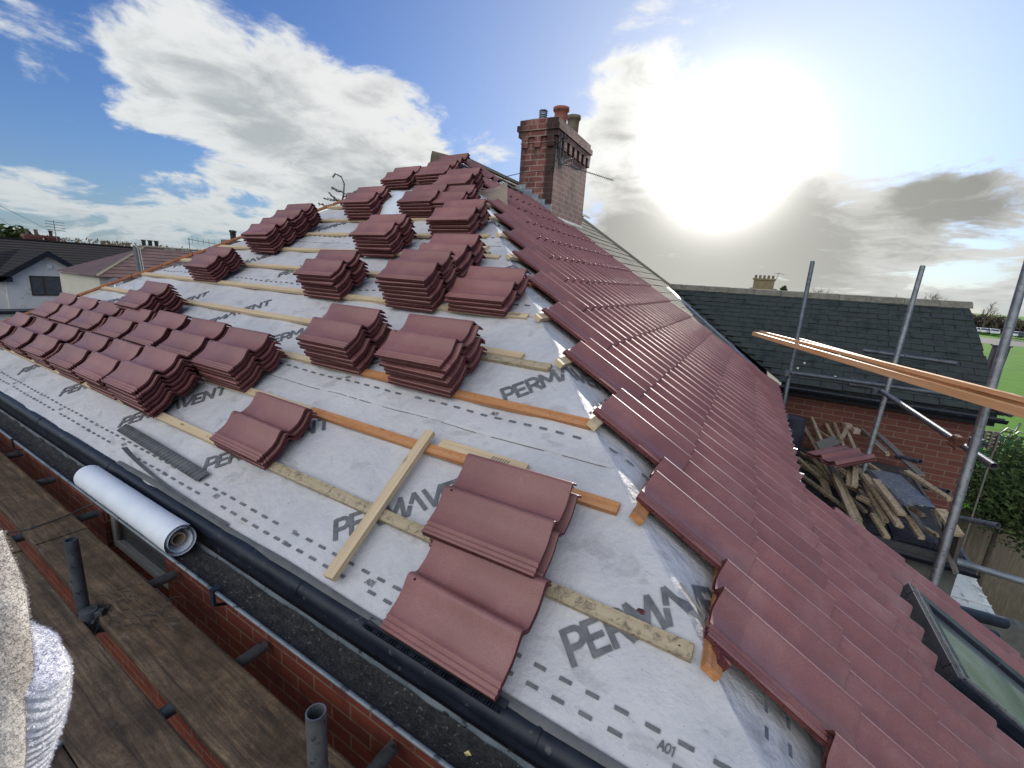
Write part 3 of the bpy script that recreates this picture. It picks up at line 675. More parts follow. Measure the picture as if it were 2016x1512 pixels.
# gutter
gut=MB(); gy,gz,gr=-.088,-.066,.056
def gx(x): return gz-.006*(-x)-.0
rows=[]
for i in range(90):
    x=-7.9+8.6*i/89; zz=gx(x); row=[V((x,gy-gr-.012,zz-.002)),V((x,gy-gr-.014,zz+.006)),V((x,gy-gr-.004,zz+.008)),V((x,gy-gr,zz+.004))]
    for a in range(9):
        t=PI+PI*a/8; row.append(V((x,gy+gr*math.cos(t),zz+gr*math.sin(t))))
    rows.append(row)
gut.sheet(rows,0)
rows=[]
for i in range(90):
    x=-7.9+8.6*i/89; zz=gx(x); rows.append([V((x,gy-(gr+.004)*math.cos(PI*a/8)*1.0,zz-(gr+.004)*math.sin(PI*a/8)-.001)) for a in range(9)]+[V((x,gy+gr,zz))])
gut.sheet(rows,0)
G=P(gut,'gutter',MLIP)
b=MB(); rows=[]
for i in range(260):
    x=-7.9+8.6*i/259; zz=gx(x); rows.append([V((x,gy+(-.047+.094*j/7),zz-.018-.012*(1-((j-3.5)/3.5)**2)*0+.010*N.fractal(V((x*9,j*1.1,2)),1,2,3)+.006*abs(j-3.5)/3.5)) for j in range(8)])
b.sheet(rows,0); P(b,'gutter_silt',MDIRT,G)
for x in (-7.1,-6.2,-5.2,-4.3,-1.88,-.72,.2):
    b=MB(); zz=gx(x); b.box((x-.012,gy-gr-.019,zz-.05),(.024,0,0),(0,.008,0),(0,0,.062)); b.box((x-.012,gy-gr-.019,zz+.010),(.024,0,0),(0,.03,0),(0,0,.005)); b.add([V((x-.012,gy-gr-.019,zz-.05)),V((x+.012,gy-gr-.019,zz-.05)),V((x+.012,gy+.0,zz-.085)),V((x-.012,gy,zz-.085))],[(0,1,2,3)])
    P(b,'gutter_bracket',MBLK,G)
# right eave gutter with pale clips
b=MB(); rows=[]
for i in range(30):
    y=2.35+3.7*i/29; rows.append([R(y,-.02,-.02)+V((.055-.055*math.cos(PI*a/8),0,-.055*math.sin(PI*a/8)-.01)) for a in range(9)])
b.sheet(rows,0); GR=P(b,'side_gutter',MBLK)
b=MB(); b.tube([R(2.35,-.02,-.012)+V((.112,0,-.008)),R(6.0,-.02,-.012)+V((.112,0,-.008))],.004,8); P(b,'gutter_rim',MGALV,GR)
for i in range(6):
    b=MB(); p=R(2.5+.55*i,-.02,-.01)+V((.10,0,-.01)); b.box(p,V((.035,0,0)),eR*.02,V((0,0,.022))); P(b,'gutter_clip',MGALV,GR)
# tile comb filler under the overhanging pair
b=MB()
for i in range(70):
    x=-1.23+.0072*i; p=F(x,-.004,.012); b.box(p,V((.0035,0,0)),-uF*.004+V((0,-.008,0)),nF*(.030+.008*math.sin(i*.9)))
b.box(F(-1.24,.002,.008),V((.52,0,0)),uF*.02,nF*.006)
tag(b.build('comb_filler',MBLK),'black comb eaves filler under the overhanging tile pair','eaves comb')
# dusty verge strip on the catslide side
b=MB(); rows=[[R(2.17+.03*math.sin(i*1.7)*.3,-2.5+2.45*i/20,.05),R(2.25+.012*math.sin(i*2.3),-2.5+2.45*i/20,.042),R(2.30,-2.5+2.45*i/20,.0)] for i in range(21)]
b.sheet(rows,0); P(b,'verge_strip',noisy('dusty_strip',(.24,.19,.19),(.33,.28,.28),8,.7))
# ---- skylight
sk=thing('x','','x'); bpy.data.objects.remove(sk)
y0,y1,sT,sB=1.20,1.84,-.60,-1.75
b=MB()
def rb(bm,ya,yb,sa,sb_,h0,h1,mi=0): bm.box(R(ya,sa,h0),eR*(yb-ya),uR*(sb_-sa),nR*(h1-h0),mi)
rb(b,y0,y1,sB,sT,.01,.085)
sky=P(b,'skylight',MBLK)
b=MB(); rb(b,y0-.20,y0-.002,sB,sT+.1,.022,.030); rb(b,y0-.075,y0-.002,sB,sT+.02,.034,.060); rb(b,y1+.002,y1+.10,sB,sT+.1,.022,.030); rb(b,y0-.002,y1+.002,sT+.002,sT+.10,.022,.030)
P(b,'flashing',noisy('dark_flashing',(.022,.024,.03),(.035,.038,.045),8,.45,.3,bst=.1,extra=(90,.66,(.35,.35,.35))),sky)
b=MB(); fr=.075
rb(b,y0,y0+fr,sB,sT,.085,.125); rb(b,y1-fr,y1,sB,sT,.085,.125); rb(b,y0+fr,y1-fr,sT-fr,sT,.085,.124); rb(b,y0+fr,y1-fr,sB,sB+fr,.085,.124)
P(b,'frame',MBLK,sky,bevel=.004)
b=MB(); rb(b,y0+.02,y0+.028,sB,sT-.02,.125,.133); rb(b,y0+.045,y0+.052,sB,sT-.05,.125,.131); rb(b,y0+.02,y1-.02,sT-.03,sT-.022,.1245,.131)
P(b,'frame_trim',MGALV,sky)
b=MB(); rb(b,y0+fr,y1-fr,sB+fr,sT-fr,.095,.103); P(b,'pane',MGLS,sky)
# ---------------------------------------------------------------- loose things on the front slope
o=batten(F(-1.434,.052,.031)-V((.0,0,0)),F(-1.503,.735,.036)-F(-1.434,.052,.031),.69,nF,.046,.025,WPALE,'loose_batten')
tag(o,'short pale batten lying crosswise over two fixed battens','batten')
o=fb(.735,-1.46,-1.03,WPALE,h=.008,par=None,name='loose_batten'); tag(o,'pale nail-marked batten offcut above the orange batten','batten')
o=batten(F(-2.75,2.50,.006),(1,-.02,0),.42,nF,BW,BT,WPALE,'loose_batten'); tag(o,'pale batten offcut behind the stack tucked behind the tallest','batten')
o=batten(F(-2.62,2.40,.006),(1,.01,0),.36,nF,BW,BT,WMOT,'loose_batten'); tag(o,'greyer batten offcut with rounded end near the upper hip','batten')
# printed hatch marks on pale battens
for st_ in (0,1):
  b=MB()
  for i in range(7):
    x=-1.19+.012*i
    if st_==0: b.add([F(x,.70,.0335),F(x+.004,.70,.0335),F(x+.010,.722,.0335),F(x+.006,.722,.0335)],[(0,1,2,3)])
    x=-1.66+.010*i; s=.352+g*4-.016
    if st_: b.add([F(x,s-.036,.0318),F(x+.004,s-.036,.0318),F(x+.009,s-.010,.0318),F(x+.005,s-.010,.0318)],[(0,1,2,3)])
  P(b,'batten_stamp',MINK)
# grey vent strip
b=MB(); rows=[]
for i in range(60):
    t=i/59; x=-3.50+.98*t; s0=.150-.03*t; h=.016+.012*math.sin(t*PI)+ (.0025 if i%2 else 0); rows.append([F(x,s0,h),F(x+.01,s0+.03,h+.002),F(x+.02,s0+.060,h)])
b.sheet(rows,0,False)
for i in range(110):
    t=i/109; x=-3.50+.98*t; s0=.150-.03*t; h=.0172+.012*math.sin(t*PI); b.box(F(x,s0,h),V((.0035,0,0)),uF*.058,nF*.0022)
o=b.build('vent_strip',MGREY); tag(o,'grey ribbed plastic vent strip lying by the printed dashes','vent strip')
# thin torn black liner curling up at the eave
b=MB(); rows=[]
for i in range(30):
    t=i/29; x=-3.22+1.1*t; rows.append([F(x,.03+.05*(1-t)**3,.012+.035*(1-t)**3),F(x,.042+.06*(1-t)**3,.010+.02*(1-t)**3)])
b.sheet(rows,0); tag(b.build('torn_liner',MGREY),'thin torn grey liner edge curling up by the eave','liner strip')
# broken tile chip and clay bit by the hip
b=MB(); p=F(-.50,.365,.014)
b.add([p,p+V((.05,.0,.0)),p+V((.035,.018,.015)),p+V((.01,.018,.012)),p+V((.014,.006,.018)),p+V((.038,.008,.014))],[(0,1,5,4),(1,2,5),(2,3,4,5),(3,0,4),(0,3,2,1)])
tag(b.build('tile_chip',MTE),'small red tile chip beside the mottled batten','tile fragment')
b=MB(); p=R(.27,.30,.02)
b.add([p,p+eR*.05,p+eR*.04+uR*.05,p+uR*.04,p+nR*.035,p+eR*.045+nR*.03,p+eR*.03+uR*.04+nR*.03],[(0,1,5,4),(1,2,6,5),(2,3,4,6),(4,5,6),(3,0,4)])
tag(b.build('tile_chip',MTE),'red tile fragment wedged under the lowest visible tile edge','tile fragment')
# rumpled blue-white spare sheet between upper stacks
b=MB(); rows=[]
for i in range(14):
    rows.append([F(-4.15+.55*j/14,3.02+.5*i/13,.03+.12*math.sin(i/13*PI*.7)+.008*math.sin(j*.9+i)) for j in range(15)])
b.sheet(rows,0); tag(b.build('spare_sheet',MSHEET),'blue-white folded sheet of membrane between two upper stacks','membrane sheet')
# torn paper scrap at the upper hip
b=MB(); rows=[]
p0=F(-3.50,3.68,.05)
for i in range(10):
    rows.append([p0+V((.5*i/9+.1*j/7,.28*i/9-.12*j/7,.10*i/9-.2*j/7+.03*math.sin(i*.8+j*.6)))*1.0 for j in range(8)])
b.sheet(rows,0); tag(b.build('torn_paper',noisy('torn_paper',(.24,.19,.15),(.33,.27,.22),8,.85)),'torn brownish membrane flap at the upper end of the hip','membrane scrap')
# laid first tile at apex right
bm=MB(); laid(bm,40,4.15,4.45,4.10); bm.build('loose_tile',[MT,MTE]); o=COL.objects[-1]; tag(o,'lone tile lying right of the summit below the ridge board','tile','red roof tiles stacked on the battens')
# roll of membrane lying in the gutter
a=ony(178,955,-.11); c=ony(352,1052,-.11); a.z=gx(a.x)+.062; c.z=gx(c.x)+.062
rl=thing('membrane_roll','thick blue-white roll of membrane lying in the gutter','membrane roll')
b=MB(); d=(c-a); L=d.length; d.normalize(); r=.062
n=40; seg=36; rows=[]
e1=d.orthogonal().normalized(); e2=d.cross(e1)
for i in range(n+1):
    row=[]
    for k in range(seg*3):
        th=2*PI*k/seg; rr=r*(1-.10*(k/seg))*(1+.012*N.noise(V((i*.3,th*.8,1)))); flare=1+.10*max(0,(i/n-.8))*5*(.3 if k>seg else 1)*0.3
        row.append(a+d*(L*i/n+(.02*math.sin(th*.5) if i==n else 0))+(e1*math.cos(th)+e2*math.sin(th))*rr*flare)
    rows.append(row)
b.sheet(rows,0); b.build('wound_sheet',MSHEET,rl)
b=MB(); b.tube([a+d*.02,c-d*.006],.026,20,hollow=.15); b.build('core',MCARD,rl)
b=MB(); rows=[]
for i in range(8):
    rows.append([c-d*(.01+.03*(i/7))+(e1*math.cos(th)+e2*math.sin(th))*(r*.88-.002*i) for th in [2*PI*k/24*.8 for k in range(25)]])
b.sheet(rows,0); b.build('loose_end',noisy('sheet_underside',(.36,.33,.30),(.44,.41,.38),10,.7),rl)
# leaf + wisp in the gutter
b=MB(); p=V((-.78,gy-.01,gx(-.78)-.005)); b.add([p,p+V((.012,-.006,.004)),p+V((.022,.004,.002)),p+V((.008,.009,.004))],[(0,1,2,3)]); tag(b.build('leaf',noisy('yellow_leaf',(.5,.38,.12),(.55,.45,.2),30)),'tiny yellow leaf on the gutter silt','leaf')
# ---------------------------------------------------------------- near scaffold
ZB=-.5
sc=thing('scaffold','dark steel tube scaffold along the front wall','scaffold')
def tube(name,pts,par,r=.0242,m=MGALVD,hollow=0,label=None):
    b=MB(); b.tube(pts,r,18,hollow=hollow); o=b.build(name,m,par)
    if label: o['label']=label
    return o
for x in (-.40,-1.193,-1.983,-2.814,-3.858,-4.654,-5.421,-6.25,-7.1):
    tube('transom',[V((x-.01,.075,ZB-.045)),V((x+.02,-1.35,ZB-.045))],sc,hollow=.16)
tube('ledger',[V((-8.6,-.33,ZB-.10)),V((.5,-.33,ZB-.10))],sc)
s1=V((-2.725,-.30,-5.4)); tube('standard',[s1,V((-2.79,-.302,-.135))],sc,hollow=.16)
tube('standard',[V((-1.09,-.30,-5.4)),V((-1.085,-.30,.045))],sc,hollow=.16,m=MGALV)
tube('standard',[V((-5.2,-.30,-5.4)),V((-5.2,-.30,-.40))],sc,hollow=.16)
def coupler(p,par,m=MGALVD,ax=V((0,0,1))):
    b=MB(); p=V(p); b.tube([p-ax*.03,p+ax*.03],.033,14); o_=ax.orthogonal().normalized(); q=ax.cross(o_)
    b.box(p+o_*.024-q*.016-ax*.025,o_*.036,q*.032,ax*.05); b.tube([p+o_*.05+q*.01,p+o_*.05+q*.055],.008,8); b.tube([p+o_*.04-q*.05,p+o_*.04+q*.02],.0065,8)
    b.build('coupler',m,par,bevel=.002)
coupler((-2.735,-.30,ZB-.06),sc); coupler((-1.09,-.30,ZB-.06),sc); coupler((-2.73,-.30,ZB+.0),sc)
def board(x0,x1,ya0,ya1,w,z,lab,seed):
    """scaffold plank; inner edge runs ya0..ya1"""
    b=MB(); n=26; rows=[]
    rnd=random.Random(seed)
    def ed(i,o): return .004*N.noise(V((i*.7+seed,o,0)))
    for yy,zz in ((0,-.0),(0,.036),(.006,.038),(.07,.038),(.15,.038),(w-.006,.038),(w,.036),(w,0)):
        rows.append([V((x0+(x1-x0)*i/n,ya0+(ya1-ya0)*i/n-yy+ed(i,yy>.1)*(1 if yy in(0,w) else .4),z-.038+zz+.002*N.noise(V((i*.5,yy*9,seed))))) for i in range(n+1)])
    b.sheet(rows,0,False)
    for i in (0,n): b.add([r[i] for r in rows],[tuple(range(8))],0)
    o=b.build('scaffold_board',MDECK); tag(o,lab,'scaffold board','weathered planks of the scaffold deck'); return o
board(-3.60,.4,-.046,-.085,.225,ZB,'weathered plank nearest the brick wall, right length',1)
board(-8.3,-3.61,-.02,-.044,.225,ZB+.002,'weathered plank nearest the wall, far left length',2)
board(-3.58,.5,-.322,-.345,.225,ZB,'second plank from the wall, right length',3)
board(-8.3,-3.60,-.318,-.32,.225,ZB+.003,'second plank from the wall, far left length',4)
board(-3.2,.5,-.553,-.576,.225,ZB-.003,'third plank from the wall at the bottom left corner',5)
board(-8.3,-3.22,-.54,-.545,.225,ZB,'third plank from the wall, far left, behind the fleece',6)
board(-3.4,.5,-.79,-.80,.225,ZB,'fourth plank from the wall under the person',7)
# twine / dead needles strewn across a plank
b=MB(); rnd=random.Random(5)
for i in range(70):
    p=onz(rnd.uniform(190,330),rnd.uniform(1150,1235),ZB+.004); 
    if p.y>-.05 or p.y<-.28: continue
    an=rnd.gauss(.25,.25); L=rnd.uniform(.03,.13); q=p+V((math.cos(an)*L*.5,math.sin(an)*L,0)); m_=(p+q)/2+V((rnd.uniform(-.01,.01),0,.004))
    b.tube([p,m_,q],.0011,5)
tag(b.build('dead_needles',MFELT),'dark dead needles strewn on the plank by the tall tube',None,kind='stuff')
b=MB(); p=[V((-4.35,-.42,ZB+.03)),V((-3.75,-.1,ZB+.012)),V((-3.3,.02,ZB+.02)),V((-3.0,.08,ZB+.08))]
pp=[onz(0,1052,ZB+.01),onz(60,1040,ZB+.012),onz(115,1022,ZB+.012),onz(165,1000,ZB+.012),ony(200,985,.04)]
b.tube(pp,.005,8); tag(b.build('cable',MFELT),'thin black cable draped across the planks at left','cable')
# grey offcut by the person
b=MB(); p=onz(85,1500,ZB+.01); q=onz(125,1465,ZB+.01); e=(q-p); n_=V((-e.y,e.x,0)).normalized()*.02
b.box(p,e,n_,V((0,0,.012))); tag(b.build('metal_offcut',MLEAD),'grey metal offcut on the deck beside the white cuff','offcut')
# ---------------------------------------------------------------- black slate wing (back right)
wing=thing('slate_house','red brick neighbouring house with long blackish slate roof','house')
WE,WRY,WRZ=6.3,8.1,1.155
uW=V((0,WRY-WE,WRZ+.05)); LW=uW.length; uW/=LW; nW=V((0,-uW.z,uW.y))
def Wp(x,s,h=0): return V((x,WE,-.05))+uW*s+nW*h
b=MB(); slates(b,Wp,-2.4,1.98,0,LW-.05,gw=.24,gs=.125,lift=.012,jit=.007,seed=3,cond=lambda x,s: x>-.32-s*.95,a1f=lambda s:2.0-.065*s)
b.add([Wp(-.2,0,-.01),Wp(2.0,0,-.01),Wp(1.86,LW,-.01),Wp(-2.35,LW,-.01)],[(0,1,2,3)])
b.add([V((2.0,WE,-.06)),V((2.0,2*WRY-WE,-.06)),V((1.86,WRY,WRZ-.01))],[(0,1,2)]); b.add([V((-2.4,WRY,WRZ-.01)),V((1.86,WRY,WRZ-.01)),V((2.0,2*WRY-WE,-.06)),V((-2.4,2*WRY-WE,-.06))],[(0,1,2,3)])
b.build('slate_roof',MSLATE,wing)
b=MB()
for i in range(11):
    x=-2.45+.40*i; prof=[(-.12,-.075),(-.05,.0),(0,.02),(.05,.0),(.12,-.075)]
    b.sheet([[V((min(x+t,1.9),WRY+yy,WRZ+zz+.02+(.004 if t else 0))) for yy,zz in prof] for t in (0,.395)],0)
b.build('ridge_tiles',MMORT,wing)
b=MB(); b.bx(-.2,WE+.12,-5.4,1.86,WE+.35,-.10); b.bx(1.64,WE+.35,-5.4,1.86,2*WRY-WE-.1,-.10); b.build('brick_wall',MBRICKW,wing)
b=MB(); rows=[]
for i in range(2):
    x=(-.3,2.02)[i]; rows.append([V((x,WE-.04-.055*math.cos(PI*a/8),-.09-.055*math.sin(PI*a/8))) for a in range(9)])
b.sheet(rows,0); b.bx(-.2,WE+.02,-.20,1.95,WE+.045,-.065); b.build('gutter',MBLK,wing)
b=MB(); b.box(Wp(.55,.10,.03),V((.28,0,0)),uW*.16,nW*.01); b.build('replaced_slate',MFELT,wing)
# small white mortar bits on the slate
for px,py in ((1651,702),(1570,728),(1643,745),(1583,718)):
    p=onz(px,py,0); r=ray(px,py); t=(nW.dot(V((0,WE,-.05)))-nW.dot(CAM))/nW.dot(r); p=CAM+r*t+nW*.03; b=MB(); b.bx(p.x-.012,p.y-.012,p.z-.01,p.x+.012,p.y+.012,p.z+.012); b.build('mortar_crumb',MWHITE,wing)
# ---------------------------------------------------------------- flat roof extension with debris
ext=thing('extension','low flat-roofed extension with worn dark felt behind the tiled slope','extension')
ZF=-.9
b=MB(); rows=[[V((-.12+1.42*i/24,3.95+2.4*j/30+.0,ZF+.008*N.noise(V((i*.6,j*.6,0))))) for i in range(25)] for j in range(31)]
b.sheet(rows,0); b.build('felt_roof',MFELT,ext)
b=MB()
for i in range(3): b.box((-.1+.47*i,3.98+.003*i,ZF+.008),(.455,0,0),(0,.55,0),(0,0,.008))
b.build('felt_slab',MFELT,ext)
b=MB(); b.bx(-.12,3.90,ZF-.10,1.30,3.93,ZF+.015); b.bx(1.30,3.90,ZF-.10,1.33,6.3,ZF+.015); b.build('fascia',MGREY,ext)
b=MB(); rows=[[V((x,3.84-.045*math.cos(PI*a/6),ZF-.03-.045*math.sin(PI*a/6))) for a in range(7)] for x in (-.1,1.36)]; b.sheet(rows,0); b.build('gutter',MBLK,ext)
b=MB(); b.bx(-.1,3.95,-5.4,1.28,6.2,ZF-.105); b.build('wall',MCON,ext)
# debris battens : photo end points with the heights they lie at
PC=0
def z6(x,y): return (1440+x/2.908,780+y/2.908)
def zb(x,y): return (1540+x/4.447,780+y/4.447)
deb=[ # (p0,z0,p1,z1,mat,w,label)
(zb(160,250),-.62,zb(690,1220),-.70,WOLD,.045,'long old batten at the left edge of the debris pile'),
(zb(225,175),-.50,zb(640,1210),-.60,WOLD,.042,'long old batten second from left, tip over the tiles'),
(zb(345,195),-.55,zb(620,760),-.58,WOLD,.04,'old batten leaning left of the grey square offcut'),
(zb(440,240),-.52,zb(560,560),-.5,WOLD,.035,'short cracked batten above the grey square offcut'),
(zb(500,205),-.5,zb(640,520),-.5,WOLD,.035,'slim old batten near the bricks in the pile'),
(zb(590,210),-.55,zb(900,500),-.5,WGREY,.04,'grey old batten passing behind the red tiles'),
(zb(700,230),-.58,zb(1180,700),-.5,WGREY,.06,'long grey board sloping right above the red tiles'),
(zb(680,300),-.56,zb(900,520),-.5,WOLD,.035,'brown batten just left of the long grey board'),
(zb(570,500),-.44,zb(550,780),-.52,WOLD,.04,'short pale batten standing upright in mid-pile'),
(zb(610,560),-.42,zb(600,790),-.5,WOLD,.045,'thick short upright batten beside its thinner twin'),
(zb(640,640),-.5,zb(870,1100),-.62,WOLD,.045,'old batten running down to the pile front'),
(zb(690,690),-.46,zb(980,1140),-.56,WOLD,.055,'pale split batten in the front of the pile'),
(zb(780,740),-.42,zb(1000,1040),-.5,WOLD,.06,'broad pale batten left of the black sheet'),
(zb(760,1040),-.62,zb(870,1240),-.66,WOLD,.045,'brown batten end poking out at the pile front'),
(zb(1070,1060),-.6,zb(1190,1250),-.64,WOLD,.045,'brown batten end under the black sheet'),
(zb(1060,670),-.38,zb(1440,920),-.40,WOLD,.045,'pale batten right of the red tiles'),
(zb(1100,990),-.55,zb(1210,1060),-.56,WOLD,.04,'stub of pale batten under the black sheet'),
(zb(400,560),-.6,zb(640,1100),-.7,WOLD,.045,'dark old batten lying between two long ones'),
(zb(240,190),-.48,zb(330,400),-.5,WOLD,.035,'stub of batten by the upright black roll'),
(zb(290,300),-.6,zb(470,420),-.58,WOLD,.03,'thin lath at the back of the pile'),
(zb(450,500),-.55,zb(590,640),-.55,WGREY,.03,'thin grey lath in mid-pile'),
(zb(540,380),-.46,zb(590,280),-.46,WOLD,.04,'short brown block near the bricks'),
(zb(640,900),-.62,zb(760,960),-.62,WOLD,.06,'splintered batten stub in the pile hollow'),
(zb(1290,1000),-.5,zb(1500,1560),-.95,WGREY,.05,'long grey batten sliding off the right side'),
(zb(320,730),-.80,zb(360,880),-.86,WPALE,.07,'flat pale board piece on the felt left of the pile'),
(zb(900,1140),-.7,zb(700,840),-.72,WOLD,.04,'dark batten crossing low in the pile front'),
(zb(1250,1180),-.74,zb(1060,900),-.7,WGREY,.05,'grey batten under the black sheet'),
]
for a,za,c,zc,m,w,lab in deb:
    p=onz(a[0],a[1],za); q=onz(c[0],c[1],zc); d=q-p
    o=batten(p,d,d.length,V((random.uniform(-.2,.2),random.uniform(-.2,.2),1)),w,.026,m,'old_batten',None,warp=.006); tag(o,lab,'batten','old roof battens heaped on the flat roof')
def quad(name,pts,t,m,lab,cat,group=None,par=None):
    pts=[V(p) for p in pts]; n=(pts[1]-pts[0]).cross(pts[2]-pts[0]).normalized()
    if n.z<0: n=-n
    b=MB(); b.prism(pts,-n*t); o=b.build(name,m,par,bevel=.0015); 
    if lab: tag(o,lab,cat,group)
    return o
Z=lambda x,y,z: onz(*zb(x,y),z)
quad('grey_board',[Z(290,400,-.47),Z(440,350,-.47),Z(520,400,-.46),Z(340,480,-.46)],.018,WGREY,'weathered grey square board offcut on the pile','board')
quad('box_board',[Z(1460,1050,-.45),Z(1600,1210,-.50),Z(1530,1440,-.85),Z(1400,1300,-.85)],.03,WGREY,'dark upright board propping the right end of the pile','board')
quad('box_board',[Z(1340,980,-.42),Z(1440,990,-.42),Z(1600,1215,-.5),Z(1500,1200,-.5)],.03,WOLD,'narrow brown board topping the right end of the pile','board')
# black folded metal sheet / old gutter length
b=MB(); A=Z(740,640,-.42); B_=Z(1040,690,-.40); Cc=Z(1350,980,-.42); D=Z(1060,950,-.44)
n=10; rows=[]
for i in range(n+1):
    t=i/n; l=A.lerp(D,t); r=B_.lerp(Cc,t); d=(r-l)
    rows.append([l-V((.03,-.02,.16)),l-V((.012,0,.02)),l,l+d*.04+V((0,0,-.008)),l+d*.08+V((0,0,.002)),l+d*.5+V((0,0,.012)),r,r-V((-.01,0,.03))])
b.sheet(rows,0,False); o=b.build('metal_sheet',noisy('grey_black_sheet',(.07,.075,.085),(.15,.16,.17),14,.42,.3,bst=.4,extra=(50,.58,(.28,.29,.3)))); tag(o,'long folded grey-black metal sheet on top of the pile','metal sheet')
# red tiles on the pile
def freetile(p,ex,ez,lab):
    ex=V(ex).normalized(); ez=V(ez); ez=(ez-ex*ez.dot(ex)).normalized(); ey=ez.cross(ex)
    o=bpy.data.objects.new('loose_tile',TILEME); COL.objects.link(o); o.matrix_world=frame_matrix(V(p),ex,ey,ez); tag(o,lab,'tile','red tiles left on the batten pile')
p=Z(530,450,-.34); q=Z(1030,660,-.34); dd=q-p
w_=V((dd.x,dd.y,dd.z)).normalized(); ln=V((0,0,1)).cross(w_)     # profile runs left-right
for i,l in enumerate(('lower red tile of the two on the batten pile','upper red tile of the two on the batten pile')):
    ey=w_; ez=V((0.05,-.30,1)).normalized(); ez=(ez-ey*ez.dot(ey)).normalized(); ex=ey.cross(ez)
    o=bpy.data.objects.new('loose_tile',TILEME); COL.objects.link(o); sc_=1.0
    o.matrix_world=frame_matrix(p+ez*(.03*i-.02)+w_*(.0+.01*i)-ex*0,ex,ey,ez); tag(o,l,'tile','red tiles left on the batten pile')
# bricks in the pile
for i,(x,y) in enumerate(((550,290),(620,330))):
    p=Z(x,y,-.48); b=MB(); b.box(p,V((.07,.02,0)),V((-.02,.1,0)),V((0,0,.065))); o=b.build('brick_piece',noisy('pink_rubble',(.30,.19,.16),(.4,.3,.26),20,.9,bst=.6),bevel=.004); tag(o,('left' if i==0 else 'right')+' pinkish brick piece at the back of the pile','brick','brick pieces in the batten pile')
# upright black roll of felt against the wall
b=MB(); p=onz(1570,872,ZF+.02); p.y=5.6; p.x=.0; 
rows=[[V((p.x+.13*math.cos(t*.45)*(1),p.y+.13*math.sin(t*.45),ZF+zz)) for t in range(15)] for zz in (.0,.15,.3,.45,.56)]
b.sheet(rows,0); b.tube([V((p.x,p.y,ZF)),V((p.x,p.y,ZF+.55))],.118,24); tag(b.build('felt_roll',noisy('navy_felt',(.022,.024,.04),(.04,.043,.065),8,.8,bst=.5)),'dark navy roll of felt standing upright by the brick wall','felt roll')
# rubble on the felt
b=MB(); rnd=random.Random(9)
for i in range(120):
    p=V((rnd.uniform(.0,1.2),rnd.uniform(4.0,5.8),ZF+.01)); s_=rnd.uniform(.006,.03); b.box(p,V((s_,rnd.uniform(-.01,.01),0)),V((rnd.uniform(-.01,.01),s_,0)),V((0,0,s_*.6)))
tag(b.build('rubble',MFELT),'dark crumbs of slate and mortar scattered on the felt',None,kind='stuff')
# lattice of hidden support under the pile
b=MB()
for i in range(26):
    p=V((rnd.uniform(.15,1.05),rnd.uniform(4.3,5.6),rnd.uniform(ZF+.03,-.66))); a_=rnd.gauss(1.95,.16); d=V((math.cos(a_),math.sin(a_),rnd.uniform(-.05,.05)))
    o=batten(p-d*.45,d,rnd.uniform(.5,1.0),V((0,0,1)),.042,.026,WOLD,'old_batten',None,warp=.005); tag(o,'dark old batten buried low in the heap, mostly covered','batten','old roof battens heaped on the flat roof')
# ---------------------------------------------------------------- right scaffold
sc2=thing('scaffold','galvanised tube scaffold standing beyond the right slope','scaffold')
pA0=dep(1600,515,5.5); pA1=dep(1528,868,5.35); tube('standard',[pA0,pA1+(pA1-pA0)*.25],sc2,hollow=.15,m=MGALVD)
pB0=dep(1816.7,524,4.8); pB1=V((pB0.x,pB0.y,-5.4)); pB1=pB0+(dep(1722.6,849,4.75)-pB0)*2.2; tube('standard',[pB0,pB1],sc2,hollow=.15,m=MGALV)
pC0=dep(2030,500,2.85); pC1=pC0+(dep(1882,1000,2.8)-pC0)*3.5; tube('standard',[pC0,pC1],sc2,m=MGALV)
def tb2(a,za,c,zc,m=MGALV,r=.0242,nm='ledger'): return tube(nm,[dep(*a,za),dep(*c,zc)],sc2,r=r,m=m,hollow=.15)
tb2((1546,732),5.4,(1868,777),4.9,MGALVD); tb2((1700,690),5.6,(1884,716),5.0,MGALVD)
tb2((1737,771),4.7,(1957,918),3.05,MGALV,nm='brace'); tb2((1935,795),2.9,(1993,815),2.75,MGALV,nm='transom')
tb2((1765,899),4.9,(1812,909),4.6,MGALVD,nm='transom'); tb2((1820,958),4.7,(1866,968),4.4,MGALVD,nm='transom'); tb2((1883,1019),4.0,(1965,1035),3.7,MGALV,nm='transom')
tb2((1885,1106),3.6,(2030,1150),3.3,MLEAD,nm='ledger')
coupler(dep(1563,680,5.42),sc2,MGALV); coupler(dep(1550,735,5.38),sc2,MGALV); coupler(dep(1541,818,5.35),sc2,MGALV); coupler(dep(1722,770,4.72),sc2,MGALVD); coupler(dep(1886,866,3.28),sc2,MRUST,ax=(dep(1957,918,3.05)-dep(1737,771,4.7)).normalized()); coupler(dep(1920,872,2.86),sc2,MGALVD); coupler(dep(1944,795,2.86),sc2,MGALVD)
# new timbers resting on it
def tim(a,za,c,zc,w,t,lab,off=V((0,0,0))):
    p=dep(*a,za)+off; q=dep(*c,zc)+off; d=q-p; o=batten(p,d,d.length,V((0,0,1)),w,t,WNEW,'new_timber',None,warp=.0006); tag(o,lab,'timber','new timbers resting on the right scaffold')
tim((1494,655),6.3,(2060,805),2.30,.040,.028,'upper back length of the new orange timber bundle')
tim((1480,660),6.2,(2060,838),2.26,.038,.050,'lower front length of the new orange timber bundle')
tim((1570,672),5.6,(2060,820),2.31,.044,.040,'middle length of the new timber bundle starting at the far pole')
